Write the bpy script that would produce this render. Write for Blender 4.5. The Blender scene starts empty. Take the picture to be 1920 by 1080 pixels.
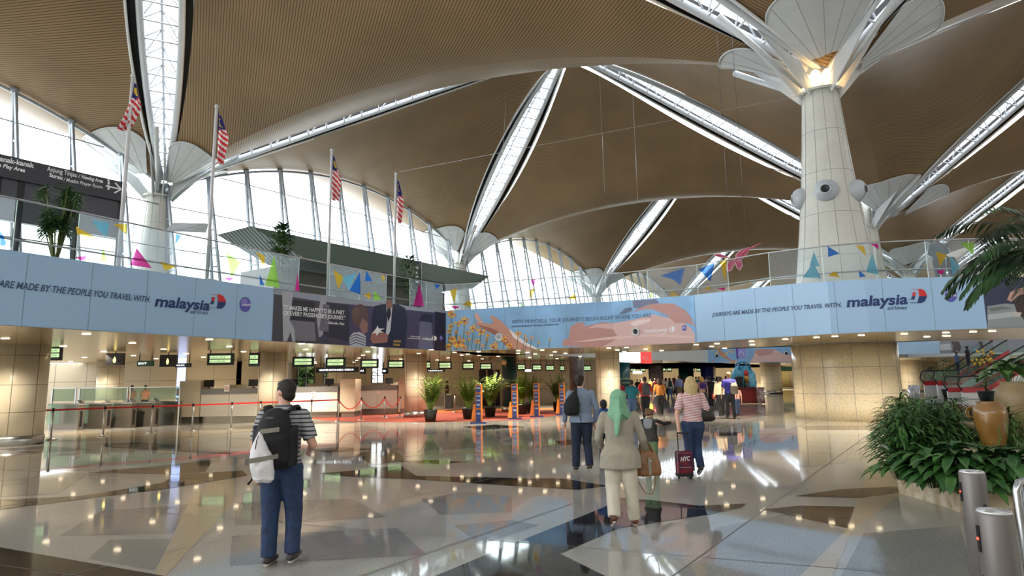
import bpy, bmesh, math, random
from mathutils import Vector, Matrix
random.seed(7)
DLP = 2.2
PI = math.pi
SC = bpy.context.scene
COL = SC.collection
# ---------------------------------------------------------------- camera
F = 1180.0; EYE = 1.72
zc = Vector((-114.0, 8143.0, -1180.0)).normalized()
fw = Vector((0, 0, -1)); yc = (fw - fw.dot(zc) * zc).normalized(); xc = yc.cross(zc)
RM = Matrix((xc, yc, zc))
cam = bpy.data.cameras.new('camera'); camo = bpy.data.objects.new('camera', cam); COL.objects.link(camo)
cam.sensor_width = 36; cam.lens = 36 * F / 1920; cam.clip_end = 900; cam.clip_start = .05
camo.matrix_world = Matrix.Translation((0, 0, EYE)) @ RM.to_4x4()
SC.camera = camo
O = Vector((0, 0, EYE))
def ray(px, py): return RM @ Vector(((px - 960) / F, (540 - py) / F, -1))
def PZ(px, py, z=0.0):                       # photo pixel -> point on the level z
    d = ray(px, py); return O + d * ((z - EYE) / d.z)
def PY(px, py, Y):                           # photo pixel -> point at forward distance Y
    d = ray(px, py); return O + d * (Y / d.y)
def PW(px, py, A, B):                        # photo pixel -> point on the vertical plane through A, B
    d = ray(px, py); n = Vector((B[1] - A[1], A[0] - B[0], 0))
    return O + d * ((Vector((A[0], A[1], 0)) - O).dot(n) / d.dot(n))
def pxm(Y): return Y / F                     # metres per photo pixel at distance Y
# ---------------------------------------------------------------- materials
MATS = {}
def S(c):  # sRGB 0-255 -> linear
    return tuple(((v / 255) / 12.92 if v / 255 <= .04045 else ((v / 255 + .055) / 1.055) ** 2.4) for v in c)
def mat(name, rgb, rough=.5, metal=0., spec=.5, noise=0., scale=20., emit=0., bump=0., alpha=1., trans=0., coat=0., wave=None, c2=None):
    if name in MATS: return MATS[name]
    m = bpy.data.materials.new(name); m.use_nodes = True; MATS[name] = m
    nt = m.node_tree; N = nt.nodes; L = nt.links; b = N['Principled BSDF']
    c = (*S(rgb), 1)
    b.inputs['Base Color'].default_value = c; b.inputs['Roughness'].default_value = rough
    b.inputs['Metallic'].default_value = metal; b.inputs['Specular IOR Level'].default_value = spec
    b.inputs['Coat Weight'].default_value = coat
    if emit: b.inputs['Emission Color'].default_value = c; b.inputs['Emission Strength'].default_value = emit
    if alpha < 1: b.inputs['Alpha'].default_value = alpha
    if trans: b.inputs['Transmission Weight'].default_value = trans
    tc = N.new('ShaderNodeTexCoord')
    if noise or bump or c2:
        n = N.new('ShaderNodeTexNoise'); n.inputs['Scale'].default_value = scale; n.inputs['Detail'].default_value = 3
        L.new(tc.outputs['Object'], n.inputs['Vector'])
        if noise or c2:
            mx = N.new('ShaderNodeMix'); mx.data_type = 'RGBA'
            if c2: a2 = (*S(rgb), 1); b2 = (*S(c2), 1)
            else:
                a2 = tuple(min(1, v * (1 - noise)) for v in c[:3]) + (1,); b2 = tuple(min(1, v * (1 + noise)) for v in c[:3]) + (1,)
            mx.inputs[6].default_value = a2; mx.inputs[7].default_value = b2
            mr = N.new('ShaderNodeMapRange'); mr.inputs[1].default_value = .35; mr.inputs[2].default_value = .65
            L.new(n.outputs['Fac'], mr.inputs[0]); L.new(mr.outputs[0], mx.inputs[0]); L.new(mx.outputs[2], b.inputs['Base Color'])
        if bump:
            bp = N.new('ShaderNodeBump'); bp.inputs['Strength'].default_value = bump; bp.inputs['Distance'].default_value = .02
            L.new(n.outputs['Fac'], bp.inputs['Height']); L.new(bp.outputs[0], b.inputs['Normal'])
    return m
def stripes(name, rgb, rgb2, vec, period, duty, rough=.6, blend=.1, off=0., world=False, spec=.3, noise=0., nscale=.3):
    """flat stripes across direction vec"""
    if name in MATS: return MATS[name]
    m = mat(name, rgb, rough, spec=spec); nt = m.node_tree; N = nt.nodes; L = nt.links; b = N['Principled BSDF']
    if world: g = N.new('ShaderNodeNewGeometry').outputs['Position']
    else: g = [n for n in N if n.type == 'TEX_COORD'][0].outputs['Object']
    dp = N.new('ShaderNodeVectorMath'); dp.operation = 'DOT_PRODUCT'; dp.inputs[1].default_value = Vector(vec) / period
    L.new(g, dp.inputs[0])
    ad = N.new('ShaderNodeMath'); ad.operation = 'ADD'; ad.inputs[1].default_value = 1000.5 + off; L.new(dp.outputs['Value'], ad.inputs[0])
    fr = N.new('ShaderNodeMath'); fr.operation = 'FRACT'; L.new(ad.outputs[0], fr.inputs[0])
    mr = N.new('ShaderNodeMapRange'); mr.inputs[1].default_value = duty - blend / 2; mr.inputs[2].default_value = duty + blend / 2
    L.new(fr.outputs[0], mr.inputs[0])
    mx = N.new('ShaderNodeMix'); mx.data_type = 'RGBA'; mx.inputs[6].default_value = (*S(rgb), 1); mx.inputs[7].default_value = (*S(rgb2), 1)
    L.new(mr.outputs[0], mx.inputs[0]); out = mx.outputs[2]
    if noise:
        n = N.new('ShaderNodeTexNoise'); n.inputs['Scale'].default_value = nscale; n.inputs['Detail'].default_value = 2; L.new(g, n.inputs['Vector'])
        m2 = N.new('ShaderNodeMix'); m2.data_type = 'RGBA'; m2.blend_type = 'MULTIPLY'; m2.inputs[0].default_value = 1
        r2 = N.new('ShaderNodeMapRange'); r2.inputs[3].default_value = 1 - noise; r2.inputs[4].default_value = 1 + noise; r2.inputs[1].default_value = .3; r2.inputs[2].default_value = .7
        L.new(n.outputs['Fac'], r2.inputs[0]); L.new(out, m2.inputs[6]); L.new(r2.outputs[0], m2.inputs[7]); out = m2.outputs[2]
    L.new(out, b.inputs['Base Color'])
    return m
def glass(name, tint=(1, 1, 1), opac=.0, fog=None, rough=0., gl=.12):
    """thin pane: mostly see-through with a clear reflection; fog = rgb of a printed or dusty film"""
    if name in MATS: return MATS[name]
    m = bpy.data.materials.new(name); m.use_nodes = True; MATS[name] = m
    nt = m.node_tree; N = nt.nodes; L = nt.links; N.remove(N['Principled BSDF']); out = N['Material Output']
    t = N.new('ShaderNodeBsdfTransparent'); t.inputs[0].default_value = (*tint, 1)
    g = N.new('ShaderNodeBsdfGlossy'); g.inputs['Roughness'].default_value = .02
    lw = N.new('ShaderNodeLayerWeight'); lw.inputs['Blend'].default_value = .5
    mx = N.new('ShaderNodeMixShader'); fm = N.new('ShaderNodeMapRange'); fm.inputs[1].default_value = .55; fm.inputs[4].default_value = gl * 4; L.new(lw.outputs['Facing'], fm.inputs[0]); L.new(fm.outputs[0], mx.inputs[0]); L.new(t.outputs[0], mx.inputs[1]); L.new(g.outputs[0], mx.inputs[2])
    last = mx
    if fog:
        d = N.new('ShaderNodeBsdfDiffuse'); d.inputs[0].default_value = (*S(fog), 1)
        tl = N.new('ShaderNodeBsdfTranslucent'); tl.inputs[0].default_value = (*S(fog), 1)
        a = N.new('ShaderNodeAddShader'); hm = N.new('ShaderNodeMixShader'); hm.inputs[0].default_value = .72
        L.new(d.outputs[0], hm.inputs[1]); L.new(tl.outputs[0], hm.inputs[2])
        m2 = N.new('ShaderNodeMixShader'); m2.inputs[0].default_value = opac
        L.new(mx.outputs[0], m2.inputs[1]); L.new(hm.outputs[0], m2.inputs[2]); last = m2; N.remove(a)
    L.new(last.outputs[0], out.inputs[0])
    return m
# ---------------------------------------------------------------- mesh builder
class MB:
    def __init__(s): s.v = []; s.f = []; s.m = []; s.ms = []; s.cur = 0; s.sm = []; s.smooth = False
    def use(s, m):
        if m not in s.ms: s.ms.append(m)
        s.cur = s.ms.index(m); return s
    def add(s, vs, fs, smooth=None):
        o = len(s.v); s.v += [tuple(v) for v in vs]
        for f in fs: s.f.append([i + o for i in f]); s.m.append(s.cur); s.sm.append(s.smooth if smooth is None else smooth)
        return s
    def poly(s, pts): return s.add(pts, [list(range(len(pts)))])
    def box(s, c, d, rz=0., M=None):
        x, y, z = d[0] / 2, d[1] / 2, d[2] / 2
        vs = [Vector((i, j, k)) for k in (-z, z) for j in (-y, y) for i in (-x, x)]
        R = M if M is not None else Matrix.Rotation(rz, 3, 'Z'); c = Vector(c)
        return s.add([c + R @ v for v in vs], [(0, 2, 3, 1), (4, 5, 7, 6), (0, 1, 5, 4), (2, 6, 7, 3), (0, 4, 6, 2), (1, 3, 7, 5)], False)
    def bar(s, a, b, w, h, up=(0, 0, 1)):
        a = Vector(a); b = Vector(b); d = (b - a).normalized(); sd = d.cross(Vector(up))
        if sd.length < 1e-4: sd = d.cross(Vector((1, 0, 0)))
        sd.normalize(); u = sd.cross(d)
        vs = [p + sd * x * w / 2 + u * y * h / 2 for p in (a, b) for x, y in ((-1, -1), (1, -1), (1, 1), (-1, 1))]
        return s.add(vs, [(3, 2, 1, 0), (4, 5, 6, 7), (0, 1, 5, 4), (1, 2, 6, 5), (2, 3, 7, 6), (3, 0, 4, 7)], False)
    def tube(s, pts, rad, n=8, cap=True, sq=1.):
        pts = [Vector(p) for p in pts]; k = len(pts)
        rad = rad if isinstance(rad, (list, tuple)) else [rad] * k
        vs = []; prev = None
        for i, p in enumerate(pts):
            d = (pts[min(i + 1, k - 1)] - pts[max(i - 1, 0)]).normalized()
            if prev is None:
                sd = d.cross(Vector((0, 0, 1)));
                if sd.length < .05: sd = d.cross(Vector((0, 1, 0)))
            else: sd = prev - d * prev.dot(d)
            sd.normalize(); prev = sd; u = d.cross(sd)
            for j in range(n):
                a = 2 * PI * j / n; vs.append(p + (sd * math.cos(a) + u * math.sin(a) * sq) * rad[i])
        fs = [(i * n + j, i * n + (j + 1) % n, (i + 1) * n + (j + 1) % n, (i + 1) * n + j) for i in range(k - 1) for j in range(n)]
        s.add(vs, fs, True)
        if cap: s.add(vs[:n], [list(range(n))[::-1]], False); s.add(vs[-n:], [list(range(n))], False)
        return s
    def cyl(s, c, r, h, n=20, r2=None, smooth=True): # upright from c
        return s.lathe(c, [(r, 0), (r if r2 is None else r2, h)], n, smooth)
    def lathe(s, c, prof, n=24, smooth=True, cap=True):
        c = Vector(c); vs = [c + Vector((r * math.cos(2 * PI * j / n), r * math.sin(2 * PI * j / n), z)) for r, z in prof for j in range(n)]
        k = len(prof)
        s.add(vs, [(i * n + j, i * n + (j + 1) % n, (i + 1) * n + (j + 1) % n, (i + 1) * n + j) for i in range(k - 1) for j in range(n)], smooth)
        if cap:
            if prof[0][0] > 1e-3: s.add(vs[:n], [list(range(n))[::-1]], False)
            if prof[-1][0] > 1e-3: s.add(vs[-n:], [list(range(n))], False)
        return s
    def ball(s, c, r, n=12, M=None, k=8):
        r = r if isinstance(r, (tuple, list)) else (r, r, r); c = Vector(c); vs = []
        for i in range(k + 1):
            t = PI * i / k
            for j in range(n):
                a = 2 * PI * j / n; q = Vector((r[0] * math.sin(t) * math.cos(a), r[1] * math.sin(t) * math.sin(a), r[2] * math.cos(t)))
                vs.append(c + (M @ q if M else q))
        return s.add(vs, [(i * n + j, (i + 1) * n + j, (i + 1) * n + (j + 1) % n, i * n + (j + 1) % n) for i in range(k) for j in range(n)], True)
    def grid(s, fn, nu, nv, smooth=True, flip=False):
        vs = [fn(i / nu, j / nv) for i in range(nu + 1) for j in range(nv + 1)]
        w = nv + 1; fs = [(i * w + j, (i + 1) * w + j, (i + 1) * w + j + 1, i * w + j + 1) for i in range(nu) for j in range(nv)]
        if flip: fs = [f[::-1] for f in fs]
        return s.add(vs, fs, smooth)
    def prism(s, poly, d):  # extrude a polygon (3D pts) by vector d
        d = Vector(d); n = len(poly); vs = [Vector(p) for p in poly] + [Vector(p) + d for p in poly]
        return s.add(vs, [list(range(n))[::-1], list(range(n, 2 * n))] + [(i, (i + 1) % n, n + (i + 1) % n, n + i) for i in range(n)], False)
    def build(s, name, m=None, parent=None, origin=None, weld=False):
        me = bpy.data.meshes.new(name)
        org = Vector(origin) if origin is not None else None
        vs = s.v if org is None else [tuple(Vector(v) - org) for v in s.v]
        me.from_pydata(vs, [], s.f)
        for x in (s.ms or [m]): me.materials.append(x)
        if s.ms and m and m not in s.ms: pass
        me.polygons.foreach_set('material_index', s.m if s.ms else [0] * len(s.f))
        me.polygons.foreach_set('use_smooth', s.sm); me.update()
        o = bpy.data.objects.new(name, me); COL.objects.link(o)
        if parent is not None: o.parent = parent
        if org is not None: o.location = org
        if weld or any(s.sm):
            bm = bmesh.new(); bm.from_mesh(me); bmesh.ops.remove_doubles(bm, verts=bm.verts, dist=1e-5)
            bm.to_mesh(me); bm.free()
        return o
def tag(o, label=None, cat=None, group=None, kind=None):
    if label: o['label'] = label
    if cat: o['category'] = cat
    if group: o['group'] = group
    if kind: o['kind'] = kind
    return o
def thing(name, label, cat, loc=(0, 0, 0), rz=0., group=None):
    o = bpy.data.objects.new(name, None); o.empty_display_size = .2; COL.objects.link(o); o.location = loc; o.rotation_euler[2] = rz
    return tag(o, label, cat, group)
def struct(o, label=None, cat=None): return tag(o, label, cat, kind='structure')
CH = {}
def kids(o): return [c for c in COL.objects if c.parent == o]
def dup(o, loc=None, rz=None, label=None, parent=None, sc=None):
    def rec(a, par):
        c = a.copy(); COL.objects.link(c); c.parent = par
        for k in [q for q in list(a.children)]: rec(k, c)
        return c
    c = rec(o, parent)
    if loc is not None: c.location = loc
    if rz is not None: c.rotation_euler[2] = rz
    if sc is not None: c.scale = (sc, sc, sc)
    if label: c['label'] = label
    return c
def text2d(txt, shear=0., bold=0., space=1.):
    """the outline of a line of lettering, filled: (verts2d, faces), cap height 1, starting at x=0"""
    cu = bpy.data.curves.new('t', 'FONT'); cu.body = txt; cu.size = 1.; cu.shear = shear; cu.offset = bold; cu.space_character = space
    cu.resolution_u = 3
    o = bpy.data.objects.new('t', cu); COL.objects.link(o)
    dg = bpy.context.evaluated_depsgraph_get(); dg.update()
    me = o.evaluated_get(dg).to_mesh()
    vs = [(v.co.x, v.co.y) for v in me.vertices]; fs = [list(p.vertices) for p in me.polygons]
    o.evaluated_get(dg).to_mesh_clear(); bpy.data.objects.remove(o); bpy.data.curves.remove(cu)
    k = 1 / .73
    return [(x * k, y * k) for x, y in vs], fs
def text_on(mb, txt, fn, h, x0=0., y0=0., width=None, shear=0., bold=0., align='l'):
    """letters mapped through fn(x, y) -> 3D; width squeezes the line to that length"""
    vs, fs = text2d(txt, shear, bold)
    if not vs: return 0
    w = max(v[0] for v in vs); sx = h if width is None else width / w
    off = x0 if align == 'l' else x0 - w * sx / 2
    mb.add([fn(off + x * sx, y0 + y * h) for x, y in vs], fs, False)
    return w * sx
def plane_fn(o, ux, uy): # flat lettering surface
    o = Vector(o); ux = Vector(ux).normalized(); uy = Vector(uy).normalized()
    return lambda x, y: o + ux * x + uy * y
white = mat('white_paint', (225, 228, 230), .4)
steel = mat('brushed_steel', (175, 178, 182), .28, 1.)
dsteel = mat('dark_steel', (96, 100, 106), .35, .8)
lgrey = mat('light_grey_paint', (178, 184, 190), .4)
black = mat('black_trim', (14, 17, 24), .5)
# ================================================================ ROOF
C1 = Vector((13.7, 25.6)); U = Vector((-36, 13.5)); V = Vector((17.3, 25.0))
ZC = 14.4; ZA = 26.3
def Dz(r): return ZC + (ZA - ZC) * (1 - r ** 1.15)
def Mz(r, zm): return ZA - .6 + (zm - ZA + .6) * (1 - math.cos(PI * r)) / 2
def lat(s, t): return C1 + U * s + V * t
def roof_z(s, t):
    a = 2 * (s - math.floor(s) - .5); b = 2 * (t - math.floor(t) - .5)
    zm = 18.3 if abs(b) >= abs(a) else 18.6
    r = max(abs(a), abs(b), 1e-6); w = min(abs(a), abs(b)) / r
    return Dz(r) + (Mz(r, zm) - Dz(r)) * (1 - w * w)
def hgap(r): return .14 + 1.4 * max(0, math.sin(PI * min(max(r, 0), 1))) ** .8
def perp(v): v = Vector((v[0], v[1])).normalized(); return (-v.y, v.x, 0)
wd, wd2 = (146, 121, 89), (88, 69, 48)
m_lathA = stripes('timber_lath_a', wd, wd2, perp(U + V), .135, .72, .5, .25, world=True, noise=.12)
m_lathB = stripes('timber_lath_b', wd, wd2, perp(V - U), .135, .72, .5, .25, world=True, noise=.12)
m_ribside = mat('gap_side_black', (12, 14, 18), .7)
def tri_shell(i, j, side, r0=.02, r1=1.0, nr=36, nw=20):
    c = lat(i + .5, j + .5)
    mb = MB()
    if side in 'NS': # b dominant
        sg = 1 if side == 'N' else -1
        e0 = V * .5 * sg; e1 = U * .5
    else:
        sg = 1 if side == 'W' else -1
        e0 = U * .5 * sg; e1 = V * .5
    dg = (e0 + e1); sn = abs(dg.normalized().x * e1.normalized().y - dg.normalized().y * e1.normalized().x)
    dg2 = (e0 - e1); sn2 = abs(dg2.normalized().x * e1.normalized().y - dg2.normalized().y * e1.normalized().x)
    zm = 18.3 if side in 'NS' else 18.6
    def fn(a, b):
        r = r0 + (r1 - r0) * a; w = 2 * b - 1
        s_ = sn if w > 0 else sn2
        lim = max(0, 1 - hgap(r) / (max(r, .02) * e1.length * s_))
        w *= lim
        p = c + e0 * r + e1 * (w * r)
        return (p.x, p.y, Dz(r) + (Mz(r, zm) - Dz(r)) * (1 - w * w))
    mb.grid(fn, nr, nw)
    m = m_lathA if side == 'S' or side == 'N' else m_lathB
    o = mb.build('ceiling_shell', m)
    return struct(o)
def bay(i, j, sides='NSWE'):
    for s in sides: tri_shell(i, j, s)
bays = [(-2, -1), (-2, 0), (-2, 1), (-2, 2), (-2, 3), (-1, -1), (-1, 0), (-1, 1), (-1, 2), (-1, 3), (-1, 4), (0, -1), (0, 0), (0, 1), (0, 2), (0, 3), (0, 4), (-2, -2), (-1, -2), (0, -2), (-3, 0), (-3, 1)]
for b_ in bays: bay(*b_)
for j in (-2, -1, 0, 1, 2, 3, 4): tri_shell(1, j, 'E', r0=.36)          # the overhang outside the glass wall
# ---- skylights along the diagonals
m_sky = glass('skylight_glass', (.97, .98, 1), gl=.06)
m_tube = mat('truss_white_tube', (205, 210, 216), .35)
def diag(i, j, sx, sy):
    c = lat(i + .5, j + .5); e = U * .5 * sx + V * .5 * sy; n = Vector((-e.y, e.x)).normalized()
    g, side, ch, st, ed = MB(), MB(), MB(), MB(), MB()
    K = 22; L = []; Rr = []
    for k in range(K + 1):
        r = .03 + .955 * k / K; h = hgap(r); p = c + e * r; z = Dz(r)
        L.append((p, n, h, z))
    def P(k, o, dz): p, n_, h, z = L[k]; q = p + n_ * (h * o); return Vector((q.x, q.y, z + dz))
    for k in range(K):
        g.poly([P(k, -1, .9), P(k + 1, -1, .9), P(k + 1, 1, .9), P(k, 1, .9)])
        for o in (-1, 1):
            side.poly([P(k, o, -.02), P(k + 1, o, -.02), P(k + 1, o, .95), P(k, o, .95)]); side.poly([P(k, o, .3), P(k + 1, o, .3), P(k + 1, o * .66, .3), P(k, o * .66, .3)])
    for o in (-1, 1):
        ch.tube([P(k, o * .62, .1) for k in range(K + 1)], .19, 8)
        ed.tube([P(k, o * 1.02, -.05) for k in range(K + 1)], .07, 6)
    for k in range(1, K):
        st.tube([P(k, -.62, .05), P(k, .62, .05)], .05, 5)
        st.tube([P(k, 0, .75), P(k, .62, .05)], .045, 5); st.tube([P(k, 0, .75), P(k, -.62, .05)], .045, 5)
        if k < K - 1: st.tube([P(k, 0, .75), P(k + 1, .62 if k % 2 else -.62, .05)], .04, 5)
    st.tube([P(k, 0, .75) for k in range(K + 1)], .08, 6)
    root = g.build('skylight', m_sky); struct(root)
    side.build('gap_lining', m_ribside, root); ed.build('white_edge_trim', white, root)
    ch.build('truss_chord', m_tube, root); st.build('truss_web', m_tube, root)
for b_ in bays:
    for sx in (-1, 1):
        for sy in (-1, 1): diag(*b_, sx, sy)
# ---- capitals: pale panelled petals round each column head
m_petal = mat('petal_panel', (196, 200, 202), .38, noise=.03, scale=2)
m_seam = mat('panel_seam', (150, 151, 148), .6)
m_amber = mat('amber_lit_lining', (255, 190, 110), .5, emit=0)
def uv_of(p):
    d = Vector((p[0], p[1])) - C1; det = U.x * V.y - V.x * U.y
    return (d.x * V.y - V.x * d.y) / det, (U.x * d.y - U.y * d.x) / det
def capital(ci, cj, hero=False, sectors=(0, 1, 2, 3), name='column_capital', root=None):
    c = lat(ci, cj)
    dirs = [(-U - V), (U * -1 + V), (U + V), (U - V)]
    angs = sorted(math.atan2(d.y, d.x) for d in dirs); out = []
    for q in range(4):
        if q not in sectors: continue
        a0 = angs[q]; a1 = angs[(q + 1) % 4] + (2 * PI if q == 3 else 0)
        mb = MB(); R0, R1 = 1.35, 4.35
        def fn(a, b, a0=a0, a1=a1):
            ww = 2 * b - 1; rr = R0 + (R1 * (1 - .28 * abs(ww) ** 3) - R0) * a
            gap = .62 / max(rr, .8)
            th = a0 + gap + (a1 - a0 - 2 * gap) * b
            p = c + Vector((math.cos(th), math.sin(th))) * rr
            s_, t_ = uv_of(p)
            return (p.x, p.y, roof_z(s_ - 1e-7, t_ - 1e-7) - .12 - .25 * (1 - a))
        mb.use(m_petal).grid(fn, 12, 24)
        mb.use(m_seam)
        for b in (1 / 6, 1 / 3, .5, 2 / 3, 5 / 6):
            mb.tube([Vector(fn(a / 8, b)) - Vector((0, 0, .005)) for a in range(9)], .01, 4, False)
        o = mb.build('petal', None, root); out.append(o)
        # thickness rim
        rim = MB(); rim.tube([Vector(fn(1, b / 24)) for b in range(25)], .05, 5)
        rim.build('petal_rim', m_petal, o)
    return out
# ================================================================ CONE COLUMNS
m_stone = None
def stone(name, rgb, sp, sc=60, rough=.25, joints=None):
    """granite: fine speckle"""
    m = mat(name, rgb, rough, spec=.5); nt = m.node_tree; N = nt.nodes; L = nt.links; b = N['Principled BSDF']
    g = N.new('ShaderNodeNewGeometry')
    n = N.new('ShaderNodeTexNoise'); n.inputs['Scale'].default_value = sc; n.inputs['Detail'].default_value = 2; n.inputs['Roughness'].default_value = .7
    L.new(g.outputs['Position'], n.inputs['Vector'])
    mr = N.new('ShaderNodeMapRange'); mr.inputs[1].default_value = .36; mr.inputs[2].default_value = .64; mr.inputs[3].default_value = 1 - sp; mr.inputs[4].default_value = 1 + sp
    L.new(n.outputs['Fac'], mr.inputs[0])
    n2 = N.new('ShaderNodeTexNoise'); n2.inputs['Scale'].default_value = .6; L.new(g.outputs['Position'], n2.inputs['Vector'])
    mr2 = N.new('ShaderNodeMapRange'); mr2.inputs[1].default_value = .3; mr2.inputs[2].default_value = .7; mr2.inputs[3].default_value = .93; mr2.inputs[4].default_value = 1.07
    L.new(n2.outputs['Fac'], mr2.inputs[0])
    mu = N.new('ShaderNodeMath'); mu.operation = 'MULTIPLY'; L.new(mr.outputs[0], mu.inputs[0]); L.new(mr2.outputs[0], mu.inputs[1])
    vm = N.new('ShaderNodeVectorMath'); vm.operation = 'SCALE'; vm.inputs[0].default_value = S(rgb); L.new(mu.outputs[0], vm.inputs['Scale'])
    L.new(vm.outputs[0], b.inputs['Base Color'])
    return m
m_pale = stone('pale_column_granite', (205, 205, 196), .12, 40)
m_beige = stone('beige_column_granite', (206, 192, 162), .2, 26)
m_globe = mat('lamp_globe_glow', (255, 214, 150), .4, emit=2.2)
def cone_column(ci, cj, z0=0., label=None, full=True):
    c = lat(ci, cj) + Vector(({(0, 0): -.35, (0, 1): -1.7}.get((ci, cj), 0), 0)); root = thing('column', label, 'column', (c.x, c.y, 0)); root['kind'] = 'structure'
    def r_at(z): return 1.92 - 0.01 * z if z < 3 else 1.9 - (z - 3) * (1.9 - .72) / 10.6 - .22 * math.sin(PI * (z - 3) / 10.6) * .6
    sh = MB()
    zs = [z0 + (13.6 - z0) * k / 24 for k in range(25)]
    lo = [z for z in (0, .6, 1.4, 2.2, 2.9) if z >= z0]
    if z0 < 2: sh.use(m_beige).lathe(c.to_3d(), [(1.92, z) for z in lo], 48)
    zz = [max(z0, 2.9) + (13.6 - max(z0, 2.9)) * k / 20 for k in range(21)]
    sh.use(m_pale).lathe(c.to_3d(), [(r_at(z), z) for z in zz], 48)
    sh.build('shaft', None, root, origin=(0, 0, 0)).matrix_parent_inverse = Matrix.Translation((-c.x, -c.y, 0))
    sm = MB()
    for k in range(12):
        a = 2 * PI * (k + .35) / 12
        sm.tube([Vector((c.x + (r_at(z) + .004) * math.cos(a), c.y + (r_at(z) + .004) * math.sin(a), z)) for z in zz], .008, 4, False)
        if z0 < 2: sm.tube([Vector((c.x + 1.925 * math.cos(a), c.y + 1.925 * math.sin(a), z)) for z in (0, 3)], .008, 4, False)
    for z in (4.6, 6.4, 8.2, 10.0, 11.8) + ((1.0, 2.0) if z0 < 2 else ()):
        r = (r_at(z) if z > 3 else 1.92) + .004
        sm.tube([Vector((c.x + r * math.cos(2 * PI * k / 48), c.y + r * math.sin(2 * PI * k / 48), z)) for k in range(49)], .008, 4, False)
    o = sm.build('panel_joint', m_seam, root); o.matrix_parent_inverse = Matrix.Translation((-c.x, -c.y, 0))
    inv = Matrix.Translation((-c.x, -c.y, 0))
    nk = MB(); nk.lathe(c.to_3d(), [(.82, 13.6), (.86, 13.7), (.5, 13.72), (.45, 16.2), (.1, 16.3)], 24)
    nk.build('neck', m_pale, root).matrix_parent_inverse = inv
    for k, d in enumerate([(-U - V), (V - U), (U + V), (U - V)]):
        d = d.normalized(); n = Vector((-d.y, d.x)); arm = MB()
        for sg in (-1, 1):
            a = c + d * .75 + n * .28 * sg; b = c + d * 3.1 + n * .42 * sg; e = c + d * 1.1 + n * .34 * sg; g_ = c + d * .5 + n * .2 * sg
            arm.prism([(a.x, a.y, 13.4), (b.x, b.y, 16.02), (b.x, b.y, 16.18), (e.x, e.y, 14.75), (g_.x, g_.y, 13.9)], (n.x * .05, n.y * .05, 0))
        arm.tube([(c + d * .8).to_3d() + Vector((0, 0, 13.9)), (c + d * 4.6).to_3d() + Vector((0, 0, 16.75))], [.1, .15], 8)
        arm.build('arm', m_petal, root).matrix_parent_inverse = inv
    for o in capital(ci, cj, root=root): o.matrix_parent_inverse = inv
    if full:
        lin = MB()
        for q in range(4):
            a = [math.atan2(d.y, d.x) for d in (-U - V, V - U, U + V, U - V)][q] + PI / 4 + .1
            for dz in (0,):
                lin.grid(lambda x, y, a=a: (c.x + math.cos(a + (x - .5) * .9) * (.9 + 1.0 * y), c.y + math.sin(a + (x - .5) * .9) * (.9 + 1.0 * y), 16.0 + .5 * y - .1 * math.sin(PI * x)), 8, 3)
        lin.build('lining_painted_lamplight', mat('lining_painted_lamplight', (226, 160, 92), .6), root).matrix_parent_inverse = inv  # orange lamplight inside the column head is put into the lining's colour
        for k in range(8):
            a = 2 * PI * k / 8 + .12
            g = MB(); g.ball((c.x + .6 * math.cos(a), c.y + .6 * math.sin(a), 14.15), (.23, .23, .38), 12)
            g.build('lamp_globe', m_globe, root).matrix_parent_inverse = inv
        # air nozzles: round pods on the shaft
        zN = 9.1
        for k in range(5):
            a = math.radians(-122 + 72 * k); r = r_at(zN)
            d = Vector((math.cos(a), math.sin(a), 0)); ctr = Vector((c.x, c.y, zN)) + d * (r + .05)
            zq = d.to_track_quat('Z', 'Y').to_matrix()
            def ring(mb, prof, n=20):
                vs = [ctr + zq @ Vector((rr * math.cos(2 * PI * q / n), rr * math.sin(2 * PI * q / n), h)) for rr, h in prof for q in range(n)]
                mb.add(vs, [(i * n + j, i * n + (j + 1) % n, (i + 1) * n + (j + 1) % n, (i + 1) * n + j) for i in range(len(prof) - 1) for j in range(n)], True)
            pod = MB(); ring(pod, [(.44, -.3), (.46, 0), (.43, .1), (.34, .22), (.22, .28), (.22, .31), (.17, .31), (.14, .24), (.001, .24)])
            p = pod.build('air_nozzle', lgrey, root); p.matrix_parent_inverse = inv
            bl = MB(); ring(bl, [(.16, .311), (.12, .312), (.1, .3), (.001, .29)]); b = bl.build('nozzle_mouth', black, p)
    return root
cone_column(0, 0, 0, 'large tapering granite column with lit flared head and round air nozzles, behind the curved balcony')
cone_column(0, 1, 3, 'distant tapering column far behind the large granite column', False)
cone_column(1.012, 0, 0, 'column outside the glass wall below the nearest tall skylight', False)
cone_column(1.012, 1, 0, 'column outside the glass wall at the foot of the slanting middle skylight', False)
cone_column(1.012, 2, 0, 'farthest visible column outside the glass wall', False)
cone_column(0, 2, 0, 'farthest column inside the hall behind the distant one', False)
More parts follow.
